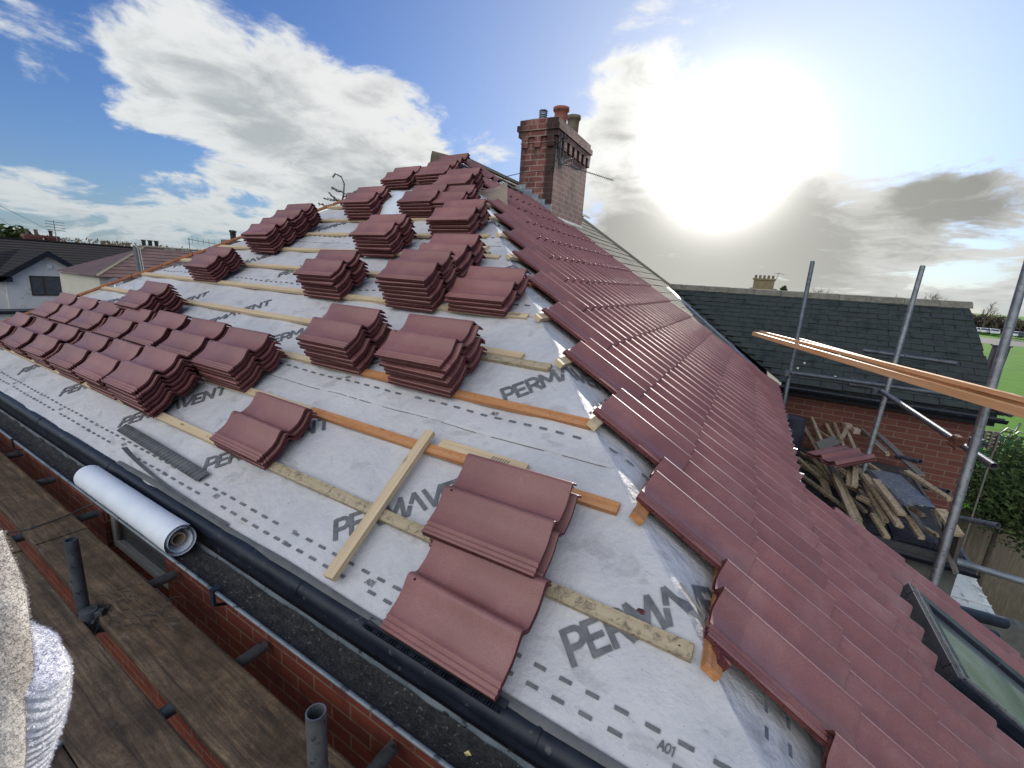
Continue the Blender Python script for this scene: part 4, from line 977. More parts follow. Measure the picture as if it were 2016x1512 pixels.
# polycarbonate lean-to, dark gutter
lean=thing('lean_to','dirty white polycarbonate lean-to roof with black gutter','lean-to')
pq=[dep(1842,1050,4.9),dep(1905,1112,5.1),dep(1962,1214,4.5),dep(1855,1195,4.3)]
quad('roof_sheet',pq,.02,MPOLY,None,None,par=lean)
b=MB()
for i in range(7):
    t=i/6; a_=pq[0].lerp(pq[3],t); c_=pq[1].lerp(pq[2],t); b.tube([a_+V((0,0,.012)),c_+V((0,0,.012))],.006,6)
b.build('glazing_bars',MWHITE,lean)
b=MB(); b.tube([dep(1840,1190,4.2),dep(1975,1226,4.35)],.055,12); b.tube([dep(1870,1225,4.1),dep(1960,1250,4.2)],.035,12); b.build('gutter',MBLK,lean)
# TV bracket-like black mesh plate and downpipe
b=MB(); o0=dep(1835,1135,4.3); ux=(dep(1862,1160,4.3)-o0); uy=(dep(1833,1152,4.3)-o0)
for i in range(4): b.box(o0+uy*(i/3)*1.2,ux,uy*.12,V((0,.01,0)))
for i in range(4): b.box(o0+ux*(i/3),ux*.1,uy*1.3,V((0,.012,0)))
tag(b.build('perforated_plate',MBLK),'small black perforated plate beside the tiled verge','bracket')
b=MB(); b.tube([dep(1840,1100,4.5),dep(1822,1150,4.3)],.03,12); tag(b.build('downpipe',MBLK),'short black downpipe beneath the flat roof edge','downpipe')
# paving / slab below right
# ---------------------------------------------------------------- aerial on chimney
aer=thing('tv_aerial','tangled black television aerial strapped to the chimney corner','aerial')
def cp(x,y,z): return C0+exC*x+eyC*y+V((0,0,z))
b=MB(); b.tube([cp(CW+.05,.02,2.70),cp(CW+.06,.02,3.10)],.012,8); b.tube([cp(CW+.05,.12,2.75),cp(CW+.06,.14,3.12)],.012,8); b.tube([cp(CW+.03,-.06,2.95),cp(CW+.08,.2,3.08)],.01,8); b.build('mast',MFELT,aer)
b=MB(); b0=cp(CW+.06,.05,2.72); b1=onx(1207,355,-3.05); b.tube([b0,b1],.006,6)
dd=(b1-b0)
for i in range(26):
    p=b0+dd*(.12+.88*i/25); L=.035 if i<8 else .018; b.tube([p-V((.4,.1,1))*L,p+V((.4,.1,1))*L],.0028,5)
b.build('boom',MGALVD,aer)
b=MB()
for sgn in (-1,1):
    for i in range(5):
        p=cp(CW+.07,.08,2.74)+V((0,0,sgn*.03))+V((.02,.02,sgn*.0))*i; b.tube([p+V((-.05,0,.01*i)),p+V((.05,.02,.01*i))],.003,5)
b.bx(-3.42,5.36,2.66,-3.36,5.372,2.80); b.build('reflector',MGALV,aer)
b=MB(); pts=[cp(-.1,-.5,2.35),cp(-.05,-.3,2.5),cp(.1,-.06,2.6),cp(CW-.05,-.03,2.62),cp(CW+.04,-.02,2.75),cp(CW+.05,0,2.9),cp(CW,-.03,3.0)]
b.tube(pts,.005,6); b.tube([cp(CW+.01,-.02,2.6),cp(CW+.02,-.02,3.02)],.008,6); b.build('cable',MFELT,aer)
b=MB(); b.tube([cp(-.85,-.9,2.63),cp(-.5,-.5,2.62),cp(-.25,-.25,2.52),cp(-.1,-.06,2.42)],.005,6); tag(b.build('cable',MFELT),'loose thin black cable looping along the ridge to the chimney','cable')
# ---------------------------------------------------------------- neighbours left
ZG=-5.4
def ltub(name,pts,r,m,par): b=MB(); b.tube(pts,r,10); return b.build(name,m,par)
nh=thing('neighbour_house','white rendered house with dark gable roof and brown window','house')
GX=-40
b=MB(); b.prism([V((GX,6.9,ZG)),V((GX,10.9,ZG)),V((GX,10.9,-.65)),V((GX,8.87,.80)),V((GX,6.9,-.62))],V((-6,0,0)),0)
b.bx(GX-6,2.0,ZG,GX-.2,6.9,-.65); b.build('wall',MREND,nh)
b=MB(); b.bx(GX-6,10.9,ZG,GX-.1,16,-1.0); b.build('side_wall',MREND,nh)
b=MB()
for (ya,za,yb,zb_) in ((8.87,.95,6.55,-.75),(8.87,.95,11.2,-.80)):
    d=V((0,yb-ya,zb_-za)); b.box(V((GX+.35,ya,za)),V((-8,0,0)),d,V((0,0,-.16)))
b.build('gable_roof',MROW,nh)
b=MB()
for (ya,za,yb,zb_) in ((8.87,.90,6.6,-.74),(8.87,.90,11.15,-.79)): b.box(V((GX+.38,ya,za)),V((-.06,0,0)),V((0,yb-ya,zb_-za)),V((0,0,-.30)))
b.bx(GX-.1,6.45,-.98,GX+.38,7.15,-.68); b.bx(GX-.1,10.6,-1.0,GX+.38,11.25,-.72); b.build('bargeboard',MBLK,nh)
b=MB(); b.bx(GX,7.93,-1.80,GX+.04,9.62,-.60); wn=b.build('window',MFRAMEB,nh)
b=MB(); b.bx(GX+.041,8.02,-1.72,GX+.05,8.46,-.70); b.bx(GX+.041,8.60,-1.72,GX+.05,9.54,-.70); b.build('pane',MGLW,wn)
b=MB(); b.bx(GX,8.78,-.12,GX+.12,9.0,.14); b.build('alarm_box',MWHITE,nh)
for yy in (10.45,10.72):
    b=MB(); b.lathe((GX+.15,yy,-1.02),[(0,-.08),(.08,-.05),(.09,.04),(0,.08)],10); b.build('flood_lamp',MWHITE,nh)
# long ridge roof behind (wide dark tiled)
b=MB(); r0=V((-44,-10,.96)); 
for i in range(14):    # stepped courses
    t=i/14; x=-46.5+5.6*t; z=1.55-2.25*t; b.box(V((x,-14,z)),V((.42,0,-.165)),V((0,31.0,0)),V((0,0,-.06)))
b.box(V((-46.6,-14,1.52)),V((.2,0,0)),V((0,31,0)),V((0,0,.12)))
b.build('main_roof',MROW,nh)
b=MB(); b.bx(-46,-14,ZG,-41.3,6.5,-.75); b.build('rear_wall',MREND,nh)
b=MB(); b.bx(GX,-2,-2.75,GX+1.4,11.5,-2.58); b.build('porch_roof',MBLK,nh)
b=MB(); b.bx(GX,-2,ZG,GX+1.2,11.3,-2.76); b.build('porch_wall',MREND,nh)
def stackhouse(name,x,y,z,w,d,h,m,lab,pots=2,pm=MPOT,par=None):
    o=thing(name,lab,'chimney'); b=MB(); b.bx(x-w/2,y-d/2,z,x+w/2,y+d/2,z+h*.85); b.bx(x-w/2-.06,y-d/2-.06,z+h*.85,x+w/2+.06,y+d/2+.06,z+h); b.build('stack',m,o)
    for i in range(pots):
        b=MB(); b.lathe((x,y-d/2+d*(i+.5)/pots,z+h),[(.11,0),(.11,.3),(.14,.32),(.14,.4),(.1,.4)],10); b.build('chimney_pot',pm,o)
    return o
MBF=noisy('far_brick',(.17,.06,.045),(.22,.085,.065),1.5,.9)
stackhouse('brick_chimney',-50,10.7,0.6,.7,.95,1.42,MBF,'wide brick chimney on the far dark roof, leftmost one',2,MMORT)
stackhouse('brick_chimney',-50,11.75,0.6,.7,.65,1.42,MBF,'narrower brick chimney right of the leftmost one',1,MFELT)
b=MB(); b.tube([V((-49.5,11.9,1.5)),V((-49.5,11.9,3.2))],.03,6)
for i in range(4): b.tube([V((-49.5,11.4+.0,3.1-.2*i)),V((-49.5,12.5,3.05-.2*i))],.02,5)
tag(b.build('tv_aerial',MGALVD),'thin aerial standing over the narrower far brick chimney','aerial')
# purple-brown hipped roof house
ph=thing('neighbour_house','cream house with purple-brown hipped roof left of the terracotta hip','house')
b=MB()
A_=V((-30,8.12,-.12)); 
rz=1.50
for i in range(9):
    t=i/9; t2=(i+1)/9; 
    y0_=8.1+3.3*t; y1_=8.1+3.3*t2; xz=-30-3.0*t; xz2=-30-3.0*t2; z0_=-.12+1.62*t; z1_=-.12+1.62*t2
    b.add([V((xz,y0_,z0_)),V((xz,22,z0_)),V((xz2,22,z1_-.03)),V((xz2,y1_,z1_-.03))],[(0,1,2,3)]); b.add([V((xz,y0_,z0_)),V((xz,22,z0_)),V((xz,22,z0_-.05)),V((xz,y0_,z0_-.05))],[(0,1,2,3)])
b.add([V((-30,8.1,-.12)),V((-33,11.4,1.5)),V((-36,8.1,-.12))],[(0,1,2)])
b.build('hipped_roof',MPTILE,ph)
b=MB(); b.bx(-36,8.3,ZG,-30.3,22,-.16); b.build('wall',noisy('cream_render',(.46,.45,.38),(.54,.52,.45),1,.9),ph)
b=MB(); b.tube([V((-29.98,8.08,-.08)),V((-33,11.4,1.55)),V((-33,22,1.55))],.06,8); b.build('ridge_tiles',MMORT,ph)
b=MB(); b.bx(-30.29,9.6,-1.1,-30.24,10.3,-.4); b.build('window',MGLW,ph)
stackhouse('brick_chimney',-38,13.6,0.4,.8,1.1,1.25,noisy('buff_brick',(.17,.13,.10),(.22,.17,.13),2,.9),'buff chimney with three dark pots behind the purple-brown roof',3,MFELT)
b=MB(); b.tube([V((-36,15.1,1.2)),V((-36,15.1,2.4))],.025,6); b.tube([V((-36,15.0,2.3)),V((-36,17.2,2.1))],.018,6)
for i in range(6): b.tube([V((-36,15.3+.35*i,2.05-.03*i)),V((-36,15.3+.35*i,2.5-.03*i))],.012,5)
tag(b.build('tv_aerial',MGALVD),'long horizontal aerial right of the buff chimney','aerial')
stackhouse('brick_chimney',-20.5,9.85,0.9,.55,.55,1.0,noisy('brown_brick',(.14,.11,.09),(.2,.15,.12),2,.9),'dark-potted chimney peeping over the left hip',1,MFELT)
# grey scaffold post at left hip
b=MB(); p0=dep(267,488,9.6); p1=dep(277,545,9.55); dz=p1-p0; b.tube([p0,p1+dz*1.2],.05,12); b.tube([p0+V((.08,.03,0)),p1+V((.08,.03,0))+dz],.02,8)
tag(b.build('grey_post',MGREY),'grey post rising behind the left hip trim','post')
# satellite dish
b=MB(); c_=onx(226,559,-14); rows=[]
for i in range(6):
    r_=.15*i/5; rows.append([c_+V((.04*(i/5)**2*1.5,0,0))+V((0,math.cos(t*2*PI/14),math.sin(t*2*PI/14)))*r_ for t in range(15)])
b.sheet(rows,0); b.tube([c_,c_+V((.25,-.1,-.1))],.012,6); tag(b.build('satellite_dish',MWHITE),'white satellite dish just beyond the terracotta hip trim','satellite dish')
# garden wall / rail at far left: black gutter line handled by porch; dark car roof below
def car(name,loc,rz,m,lab,group):
    o=thing(name,lab,'car',group=group); L,W_,H_=4.2,1.78,1.45
    pr=[(-2.1,.35),(-2.1,.75),(-1.95,.88),(-1.35,.95),(-.85,1.38),(.45,1.45),(1.35,1.38),(1.85,.98),(2.08,.9),(2.1,.35)]
    Mx=M.Translation(loc)@M.Rotation(rz,4,'Z')
    b=MB(); b.prism([Mx@V((x,-W_/2,z)) for x,z in pr],(Mx.to_3x3()@V((0,W_,0)))); b.build('body',m,o,bevel=.06)
    b=MB()
    b.prism([Mx@V((x,-W_/2-.01,z)) for x,z in ((-1.2,.97),(-.78,1.3),(.5,1.37),(1.3,1.3),(1.6,.98))],(Mx.to_3x3()@V((0,W_+.02,0)))); 
    b.prism([Mx@V((x,-W_/2+.12,z)) for x,z in ((-1.33,.98),(-.88,1.36),(-.84,1.36),(-1.28,.98))],(Mx.to_3x3()@V((0,W_-.24,0))))
    b.build('window',MGLD,o)
    for x in (-1.3,1.3):
        for y in (-.82,.82):
            b=MB(); b.tube([Mx@V((x,y-.1,.32)),Mx@V((x,y+.1,.32))],.32,16); b.build('wheel',MTYRE,o)
    return o
fx=[(1926,664,121,'white hatchback, leftmost of the parked row by the field',MCARW),(1934,663,120,'white saloon, second from left in the parked row',MCARW),(1947,664,119,'silver car third from left in the parked row',MCARS),(1954,664,118,'pale estate car fourth from left in the parked row',MCARW),(1997,667,112,'white car parked right of the big pole',MCARW),(2010,668,111,'dark car at the right end of the parked row',MCARD2)]
for px,py,d_,lab,m in fx:
    p=dep(px,py,d_); p.z=-5.4+.25; car('parked_car',p,rad(80+px%7),m,lab,'cars parked beyond the field')
b=MB(); 
car('parked_car',V((-36,4.9,ZG)),rad(95),MCARD2,'dark green car roof at the far left edge below the porch',None)
# ---------------------------------------------------------------- vegetation
def bare_tree(name,base,h,spread,lab,group,m=MTWIG,n=5,seed=1,th=.12,dens=1.0,cat='tree'):
    rnd=random.Random(seed); o=thing(name,lab,cat,group=group); T=MB(); C_=MB()
    def br(p,d,L,r,lev):
        q=p+d*L; mid=(p+q)/2+V((rnd.uniform(-1,1),rnd.uniform(-1,1),0))*L*.06
        (T if lev<2 else C_).tube([p,mid,q],[r,r*.8,r*.6],5 if lev<2 else 3,caps=False)
        if lev>=n: return
        for k in range(rnd.choice((3,3,4)) if lev else 5):
            a=rnd.uniform(0,2*PI); t=rnd.uniform(.45,1.0) if lev else rnd.uniform(.35,1); s_=spread*rnd.uniform(.5,1.1)
            nd_=(d+V((math.cos(a)*s_,math.sin(a)*s_,rnd.uniform(-.1,.35)))).normalized()
            br(p+(q-p)*t,nd_,L*rnd.uniform(.5,.72),r*.55,lev+1)
    br(V(base),V((0,0,1)),h*.42,h*.022*th/.12,0)
    T.build('trunk',MBARK,o); C_.build('crown',m,o); return o
def leafy(name,c,rx,ry,rz_,n,lab,group=None,seed=1,m=MLEAF,sz=.05,cat='bush',trunk=True):
    rnd=random.Random(seed); o=thing(name,lab,cat,group=group); b=MB(); c=V(c)
    cl=[V((rnd.gauss(0,.5),rnd.gauss(0,.5),rnd.gauss(0,.45))) for _ in range(26)]
    for i in range(n):
        k=rnd.choice(cl); d=k*.9+V((rnd.gauss(0,.25),rnd.gauss(0,.25),rnd.gauss(0,.22)))
        if d.length>1.25: d=d.normalized()*rnd.uniform(.8,1.2)
        p=c+V((d.x*rx,d.y*ry,d.z*rz_)); a=V((rnd.gauss(0,1),rnd.gauss(0,1),rnd.gauss(0,.7))).normalized(); e=a.orthogonal().normalized(); s_=sz*rnd.uniform(.5,1.4)
        b.add([p-a*s_,p+e*s_*.45,p+a*s_,p-e*s_*.45],[(0,1,2,3)])
    b.build('crown',m,o,recalc=False)
    if trunk:
        T=MB(); T.tube([V((c.x,c.y,ZG)),c],[.06,.03],8)
        for i in range(10):
            T.tube([c-V((0,0,rz_*.7)),c+V((cl[i].x*rx,cl[i].y*ry,cl[i].z*rz_))*.8],[.02,.008],5)
        T.build('trunk',MBARK,o)
    return o
leafy('garden_bush',dep(1985,962,8.2)+V((.1,.2,-.1)),.85,1.0,.95,9000,'dense dark green bush behind the right scaffold pole',seed=4,sz=.05)
# far trees right
bare_tree('bare_tree',(5.6,112,-5.2),10.5,1.0,'small bare tree over the slate ridge, left of the second pole','bare trees on the skyline',seed=3,n=4)
bare_tree('bare_tree',(17.5,117,-5.2),10.5,1.1,'wider bare tree right of the second pole on the skyline','bare trees on the skyline',seed=5,n=4)
bare_tree('bare_tree',(22.6,119,-5.2),11,1.1,'bare tree touching the far right end of the slate ridge','bare trees on the skyline',seed=8,n=4)
bare_tree('bare_tree',(44,168,-5.2),9.5,.8,'bare tree above the far hedge left of the big pole','bare trees on the skyline',seed=9,n=4)
bare_tree('bare_tree',(51,168,-5.2),8.0,.9,'bare tree above the far hedge close to the big pole','bare trees on the skyline',seed=12,n=4)
# small conifer on skyline
b0=dep(1541,578,60); leafy('conifer_tree',b0+V((0,0,-.3)),.5,.5,1.1,1500,'small dark conifer right of the far chimney',seed=6,sz=.16,cat='tree')
# far chimney house on skyline
fh=thing('distant_house','distant grey hipped house with yellowish chimney above the slate ridge','house')
p=dep(1503,566,60); b=MB(); b.bx(p.x-1.25,p.y-.5,p.z-.8,p.x+1.15,p.y+.5,p.z+.95); b.bx(p.x-1.4,p.y-.6,p.z+.95,p.x+1.3,p.y+.6,p.z+1.15); cs=b.build('chimney',noisy('yellow_brick',(.17,.14,.08),(.23,.19,.11),2,.9),fh)
for i in range(5):
    b=MB(); b.lathe((p.x-1.1+.5*i,p.y,p.z+1.15),[(.16,0),(.14,.3),(.18,.4),(.1,.42)],8); b.build('chimney_pot',MPOT2,cs)
b=MB(); b.add([V((p.x-4.5,p.y-3,p.z-2.0)),V((p.x+5,p.y-3,p.z-2.0)),V((p.x+1.5,p.y,p.z-.1)),V((p.x-1.5,p.y,p.z-.1)),V((p.x-4.5,p.y+3,p.z-2)),V((p.x+5,p.y+3,p.z-2))],[(0,1,2,3),(0,3,4),(1,5,2),(3,2,5,4)]); b.build('roof',MSLATEL,fh)
b=MB(); b.bx(p.x-4.2,p.y-2.7,ZG,p.x+4.7,p.y+2.7,p.z-2.0); b.build('wall',MREND,fh)
b=MB(); b.tube([V((p.x+1.2,p.y,p.z+.9)),V((p.x+1.5,p.y,p.z+2.0))],.03,5); b.tube([V((p.x+1.0,p.y,p.z+1.9)),V((p.x+2.1,p.y,p.z+1.8))],.025,5); tag(b.build('tv_aerial',MGALVD),'tiny aerial on the distant yellowish chimney','aerial')
# far hedge line / woods
def belt(name,pts,h,m,n,lab,seed,sz=.5,dep_=3):
    rnd=random.Random(seed); b=MB()
    for i in range(n):
        t=rnd.random()*(len(pts)-1); k=int(t); f=t-k; p=V(pts[k]).lerp(V(pts[k+1]),f)
        hh=h*(.65+.5*abs(N.noise(V((t*3.7,seed,0)))))
        q=p+V((rnd.gauss(0,dep_),rnd.gauss(0,dep_),rnd.random()**.8*hh)); a=V((rnd.gauss(0,.5),rnd.gauss(0,.5),rnd.gauss(0,1))).normalized(); e=a.orthogonal().normalized(); s_=sz*rnd.uniform(.5,1.4)
        b.add([q-a*s_,q+e*s_*.35,q+a*s_,q-e*s_*.35],[(0,1,2,3)])
    o=b.build(name,m,recalc=False); tag(o,lab,None,kind='stuff')
belt('winter_woodland',[(25,190,-5.3),(60,185,-5.3),(110,160,-5.3)],5.2,MHEDGE,9000,'dark leafless hedge and woodland beyond the playing field',1,sz=.9)
belt('woodland',[(-95,8,-5.3),(-100,25,-5.3),(-95,45,-5.3),(-80,70,-5.3)],9.6,MTWIG,40000,'tan bare trees in a mass behind the left roofs',2,sz=.28)
leafy('dark_tree',(-78,13.2,1.0),3.0,3.6,2.6,3500,'dark evergreen treetop at the far left skyline',seed=8,sz=.35,cat='tree')
bare_tree('bare_tree',(-60,22.5,-5),8.2,1.0,'bare tree right of the long aerial on the left skyline','bare trees on the left skyline',seed=21,n=4)
bare_tree('bare_tree',(-70,20.5,-5),8.6,1.0,'bare tree between the far chimneys on the left skyline','bare trees on the left skyline',seed=22,n=4)
# monkey-puzzle top behind the left hip
cf=thing('conifer_tree','drooping spiky conifer tip rising behind the left hip','tree')
top=[dep(668,420,9.3),dep(676,385,9.3),dep(678,362,9.3),dep(672,348,9.3),dep(660,342,9.3),dep(655,349,9.3)]
b=MB(); b.tube([V((top[0].x,top[0].y,ZG))]+top,[.09,.022,.016,.012,.010,.008,.006],8); b.build('trunk',MBARK,cf)
b=MB(); rnd=random.Random(3)
brs=[((672,395),(645,392)),((676,388),(690,372)),((672,400),(650,380)),((676,398),(693,392)),((668,408),(632,402)),((674,378),(662,372)),((676,380),(686,384)),((655,410),(628,404)),((670,412),(700,408))]
for a_,c_ in brs:
    p=dep(*a_,9.3); q=dep(*c_,9.3)+V((0,rnd.uniform(-.2,.2),0)); mid=(p+q)/2+V((0,0,-.03)); b.tube([p,mid,q],.008,5)
    for i in range(46):
        r_=p.lerp(q,rnd.random()); d_=V((rnd.gauss(0,1),rnd.gauss(0,1),rnd.gauss(0,1))).normalized()*.05; e=d_.orthogonal().normalized()*.008; b.add([r_-e,r_+e,r_+d_],[(0,1,2)])
for i in range(140):
    k=rnd.randrange(1,5); r_=top[k].lerp(top[k+1] if k<5 else top[k],rnd.random()); d_=V((rnd.gauss(0,1),rnd.gauss(0,1),rnd.gauss(0,1))).normalized()*.035; e=d_.orthogonal().normalized()*.006; b.add([r_-e,r_+e,r_+d_],[(0,1,2)])
b.build('crown',noisy('conifer_green',(.04,.04,.02),(.08,.065,.035),9,.8),cf,recalc=False)
# ---------------------------------------------------------------- fences, ground
fe=thing('palisade_fence','dark green metal fence beside the playing field','fence')
b=MB()
for i in range(14):
    x=5.6+.22*i; b.bx(x,21,ZG,x+.14,21.03,-3.15+.02*(i%3))
b.build('pales',MGREEN,fe); b=MB(); b.bx(5.5,21.03,-3.6,9,21.07,-3.5); b.bx(5.5,21.03,-5.0,9,21.07,-4.9); b.build('rails',MGREEN,fe)
b=MB(); 
for px,py in ((1952,868),(1968,855),(1990,862),(1945,880)):
    q=dep(px,py,15.5); b.tube([q,q+V((.15,0,.25)),q+V((.35,0,.2)),q+V((.4,0,.5))],.03,6)
b.build('scroll_ornament',MGALV,fe)
wf=thing('board_fence','weathered close-boarded timber fence below the bush','fence')
b=MB()
for i in range(46):
    x=2.4+.125*i; b.bx(x,11.2+.12*i*.4+.01*(i%2),ZG,x+.12,11.22+.12*i*.4+.01*(i%2),-2.95-.02*(i%3))
b.build('boards',MFENCE,wf)
b=MB(); b.bx(2.2,9.2,ZG,9,9.45,-4.0); tag(b.build('garden_wall',MCON),'low mossy concrete garden wall in front of the board fence','wall')
b=MB(); a_=dep(1961,682,9.5); b.box(a_,V((.24,.06,0)),V((0,.2,0)),V((-.25,0,-(a_.z-ZG)))); b.box(a_+V((-.03,-.02,0)),V((.30,.08,0)),V((0,.24,0)),V((0,0,.03))); tag(b.build('upright_board',MPUR),'dark purplish upright panel just past the slate roof end','panel')
# blue bin glimpse and slatted crate behind pole
b=MB(); a_=dep(1925,850,6.0)
for i in range(5): b.box(a_+V((0,0,-.05*i)),V((.22,.05,0)),V((0,.02,0)),V((0,0,.03)))
for i in range(4): b.box(a_+V((.065*i,-.01,-.22)),V((.02,.005,0)),V((0,.02,0)),V((0,0,.25)))
for i in (0,3): b.box(a_+V((.065*i,.012,0)),V((.02,.005,0)),V((0,.02,0)),V((0,0,ZG-a_.z)))
tag(b.build('trellis',WGREY),'small grey slatted trellis panel right of the big pole','trellis')
def ground(name,pts,z,m,kind='structure'):
    b=MB(); b.add([V((x,y,z)) for x,y in pts],[tuple(range(len(pts)))]); o=b.build(name,m); o['kind']=kind; return o
ground('ground',[(-900,-900),(900,-900),(900,900),(-900,900)],ZG-.02,noisy('earth_ground',(.06,.06,.045),(.09,.085,.06),.5,.95))
ground('field',[(4,24),(400,24),(400,900),(-60,900),(-4,60)],ZG-.012,MGRASS)
ground('car_park',[(20,124),(140,122),(150,140),(20,150)],ZG-.004,MTARM)
ground('lawn',[(2.2,9.5),(14,9.5),(14,21),(2.2,21)],ZG-.008,MGRASS)
ground('road',[(-36,-60),(-24,-60),(-24,90),(-36,90)],ZG-.004,MTARM)
ground('yard',[(-12,-6),(2.1,-6),(2.1,.1),(-12,.1)],ZG-.001,noisy('red_yard',(.075,.020,.014),(.11,.03,.02),3,.9))
ground('patio',[(2.1,-6),(12,-6),(12,9.1),(2.1,9.1)],ZG-.001,MCON)
# overhead wires at left
for i,(a_,c_) in enumerate((((0,405),(95,452)),((0,430),(60,470)))):
    b=MB(); p=dep(*a_,22); q=dep(*c_,34); d_=q-p; b.tube([p-d_*.6,p,q,q+d_*.3],.012,5); tag(b.build('overhead_wire',MFELT),('upper' if i==0 else 'lower')+' thin overhead wire crossing the sky at far left','wire','overhead wires')
# ---------------------------------------------------------------- person at the left edge (fleece and woolly cuff)
per=thing('person','person at the left edge in mottled beige fleece with fluffy white cuff','person')
def fuzzy(name,pts,rs,m,n,hl,seed,hw=.00035):
    rnd=random.Random(seed); b=MB(); pts=[V(p) for p in pts]; seg=40
    # resample
    ring=[]; K=36
    def at(t):
        f=t*(len(pts)-1); k=min(int(f),len(pts)-2); f-=k; f2=f*f*(3-2*f)*.5+f*.5
        return pts[k].lerp(pts[k+1],f), rs[k]+(rs[k+1]-rs[k])*f2
    d=(pts[-1]-pts[0]).normalized(); e1=d.orthogonal().normalized(); e2=d.cross(e1)
    def sp(t,th):
        p,r=at(t); r*=1+.04*N.noise(V((t*6,math.cos(th)*2,math.sin(th)*2+seed))); return p+(e1*math.cos(th)+e2*math.sin(th))*r
    rows=[[sp(i/K,2*PI*j/seg) for j in range(seg+1)] for i in range(K+1)]
    b.sheet(rows,0)
    for rr in (rows[0],rows[-1]): b.add(rr[:-1],[tuple(range(seg))],0)
    for i in range(n):
        t=rnd.random(); th=rnd.random()*2*PI; p=sp(t,th); c,_=at(t); nn=(p-c).normalized(); q=(nn+V((rnd.gauss(0,.6),rnd.gauss(0,.6),rnd.gauss(0,.6)))).normalized()
        L=hl*rnd.uniform(.4,1.3); w=q.orthogonal().normalized()*hw; mid=p+q*L*.6+V((0,0,-L*.15)); e=p+q*L+V((rnd.gauss(0,1),rnd.gauss(0,1),rnd.gauss(0,1)))*L*.2
        b.add([p-w,p+w,mid+w*.7,e,mid-w*.7],[(0,1,2,3,4)],0)
    return b.build(name,m,per,recalc=False)
MWOOL,nt,bb=mat('white_wool',(.72,.73,.78),.9,0,.15)
vec=geopos(nt); wv=nt.nodes.new('ShaderNodeTexWave'); wv.bands_direction='DIAGONAL'; wv.inputs['Scale'].default_value=60; wv.inputs['Distortion'].default_value=1.5; nt.links.new(vec,wv.inputs['Vector'])
f=noise(nt,vec,16,4,.6); c=ramp(nt,f,[(.35,(.66,.67,.76)),(.6,(.84,.84,.85))]); c=mix(nt,mth(nt,'MULTIPLY',wv.outputs['Fac'],.25),c,(.5,.51,.58)); nt.links.new(c,bb.inputs['Base Color']); bump(nt,bb,wv.outputs['Fac'],.5,.003)
MFLE=noisy('mottled_fleece',(.34,.31,.285),(.46,.435,.41),16,.95,bst=.8,bsc=110,bd=.005,c3=(.54,.52,.50),spec=.1)
fuzzy('cuff',[dep(22,1225,.47),dep(26,1275,.46),dep(22,1350,.45),dep(12,1430,.45),dep(-12,1560,.45)],[.010,.032,.043,.044,.036],MWOOL,26000,.0032,1,.00022)
fuzzy('sleeve',[dep(-62,1055,.44),dep(-50,1200,.425),dep(-46,1350,.415),dep(-66,1560,.41)],[.022,.034,.035,.036],MFLE,14000,.0028,2,.00025)
# ---------------------------------------------------------------- light
SAZ,SEL=rad(0),rad(16)
sd=V((math.sin(SAZ)*math.cos(SEL),math.cos(SAZ)*math.cos(SEL),math.sin(SEL)))
L=bpy.data.lights.new('sun','SUN'); L.energy=4.4; L.angle=rad(1.5); L.color=(1,.93,.82)
lo=bpy.data.objects.new('sun',L); COL.objects.link(lo); lo.rotation_euler=(-sd).to_track_quat('-Z','Y').to_euler()
W=bpy.data.worlds.new('World'); scn.world=W; W.use_nodes=True; nt=W.node_tree; bg=nt.nodes['Background']
sky_=nt.nodes.new('ShaderNodeTexSky'); sky_.sky_type='NISHITA'; sky_.sun_disc=False; sky_.sun_elevation=SEL; sky_.sun_rotation=SAZ; sky_.air_density=1.0; sky_.dust_density=.6; sky_.ozone_density=2.5
tc=nt.nodes.new('ShaderNodeTexCoord'); dirv=tc.outputs['Generated']
nrm=nt.nodes.new('ShaderNodeVectorMath'); nrm.operation='NORMALIZE'; nt.links.new(dirv,nrm.inputs[0]); D=nrm.outputs[0]
sx=nt.nodes.new('ShaderNodeSeparateXYZ'); nt.links.new(D,sx.inputs[0]); zz=sx.outputs[2]
# cloud-deck coordinates: direction projected on a layer overhead
inv=mth(nt,'DIVIDE',1,mth(nt,'ADD',mth(nt,'MAXIMUM',zz,0),.22))
cb=nt.nodes.new('ShaderNodeCombineXYZ'); nt.links.new(mth(nt,'MULTIPLY',sx.outputs[0],inv),cb.inputs[0]); nt.links.new(mth(nt,'MULTIPLY',sx.outputs[1],inv),cb.inputs[1]); nt.links.new(mth(nt,'MULTIPLY',zz,1.2),cb.inputs[2])
CV=cb.outputs[0]
n1=noise(nt,CV,2.1,9,.60,.35)
def blob(px,py,r,w,soft=1.0):
    d=ray(px,py).normalized(); ds=nt.nodes.new('ShaderNodeVectorMath'); ds.operation='DISTANCE'; nt.links.new(D,ds.inputs[0]); ds.inputs[1].default_value=d
    q=mth(nt,'DIVIDE',ds.outputs['Value'],r); q=mth(nt,'MULTIPLY',q,q); e=mth(nt,'POWER',2.718,mth(nt,'MULTIPLY',q,-1)); return mth(nt,'MULTIPLY',e,w)
bl=None
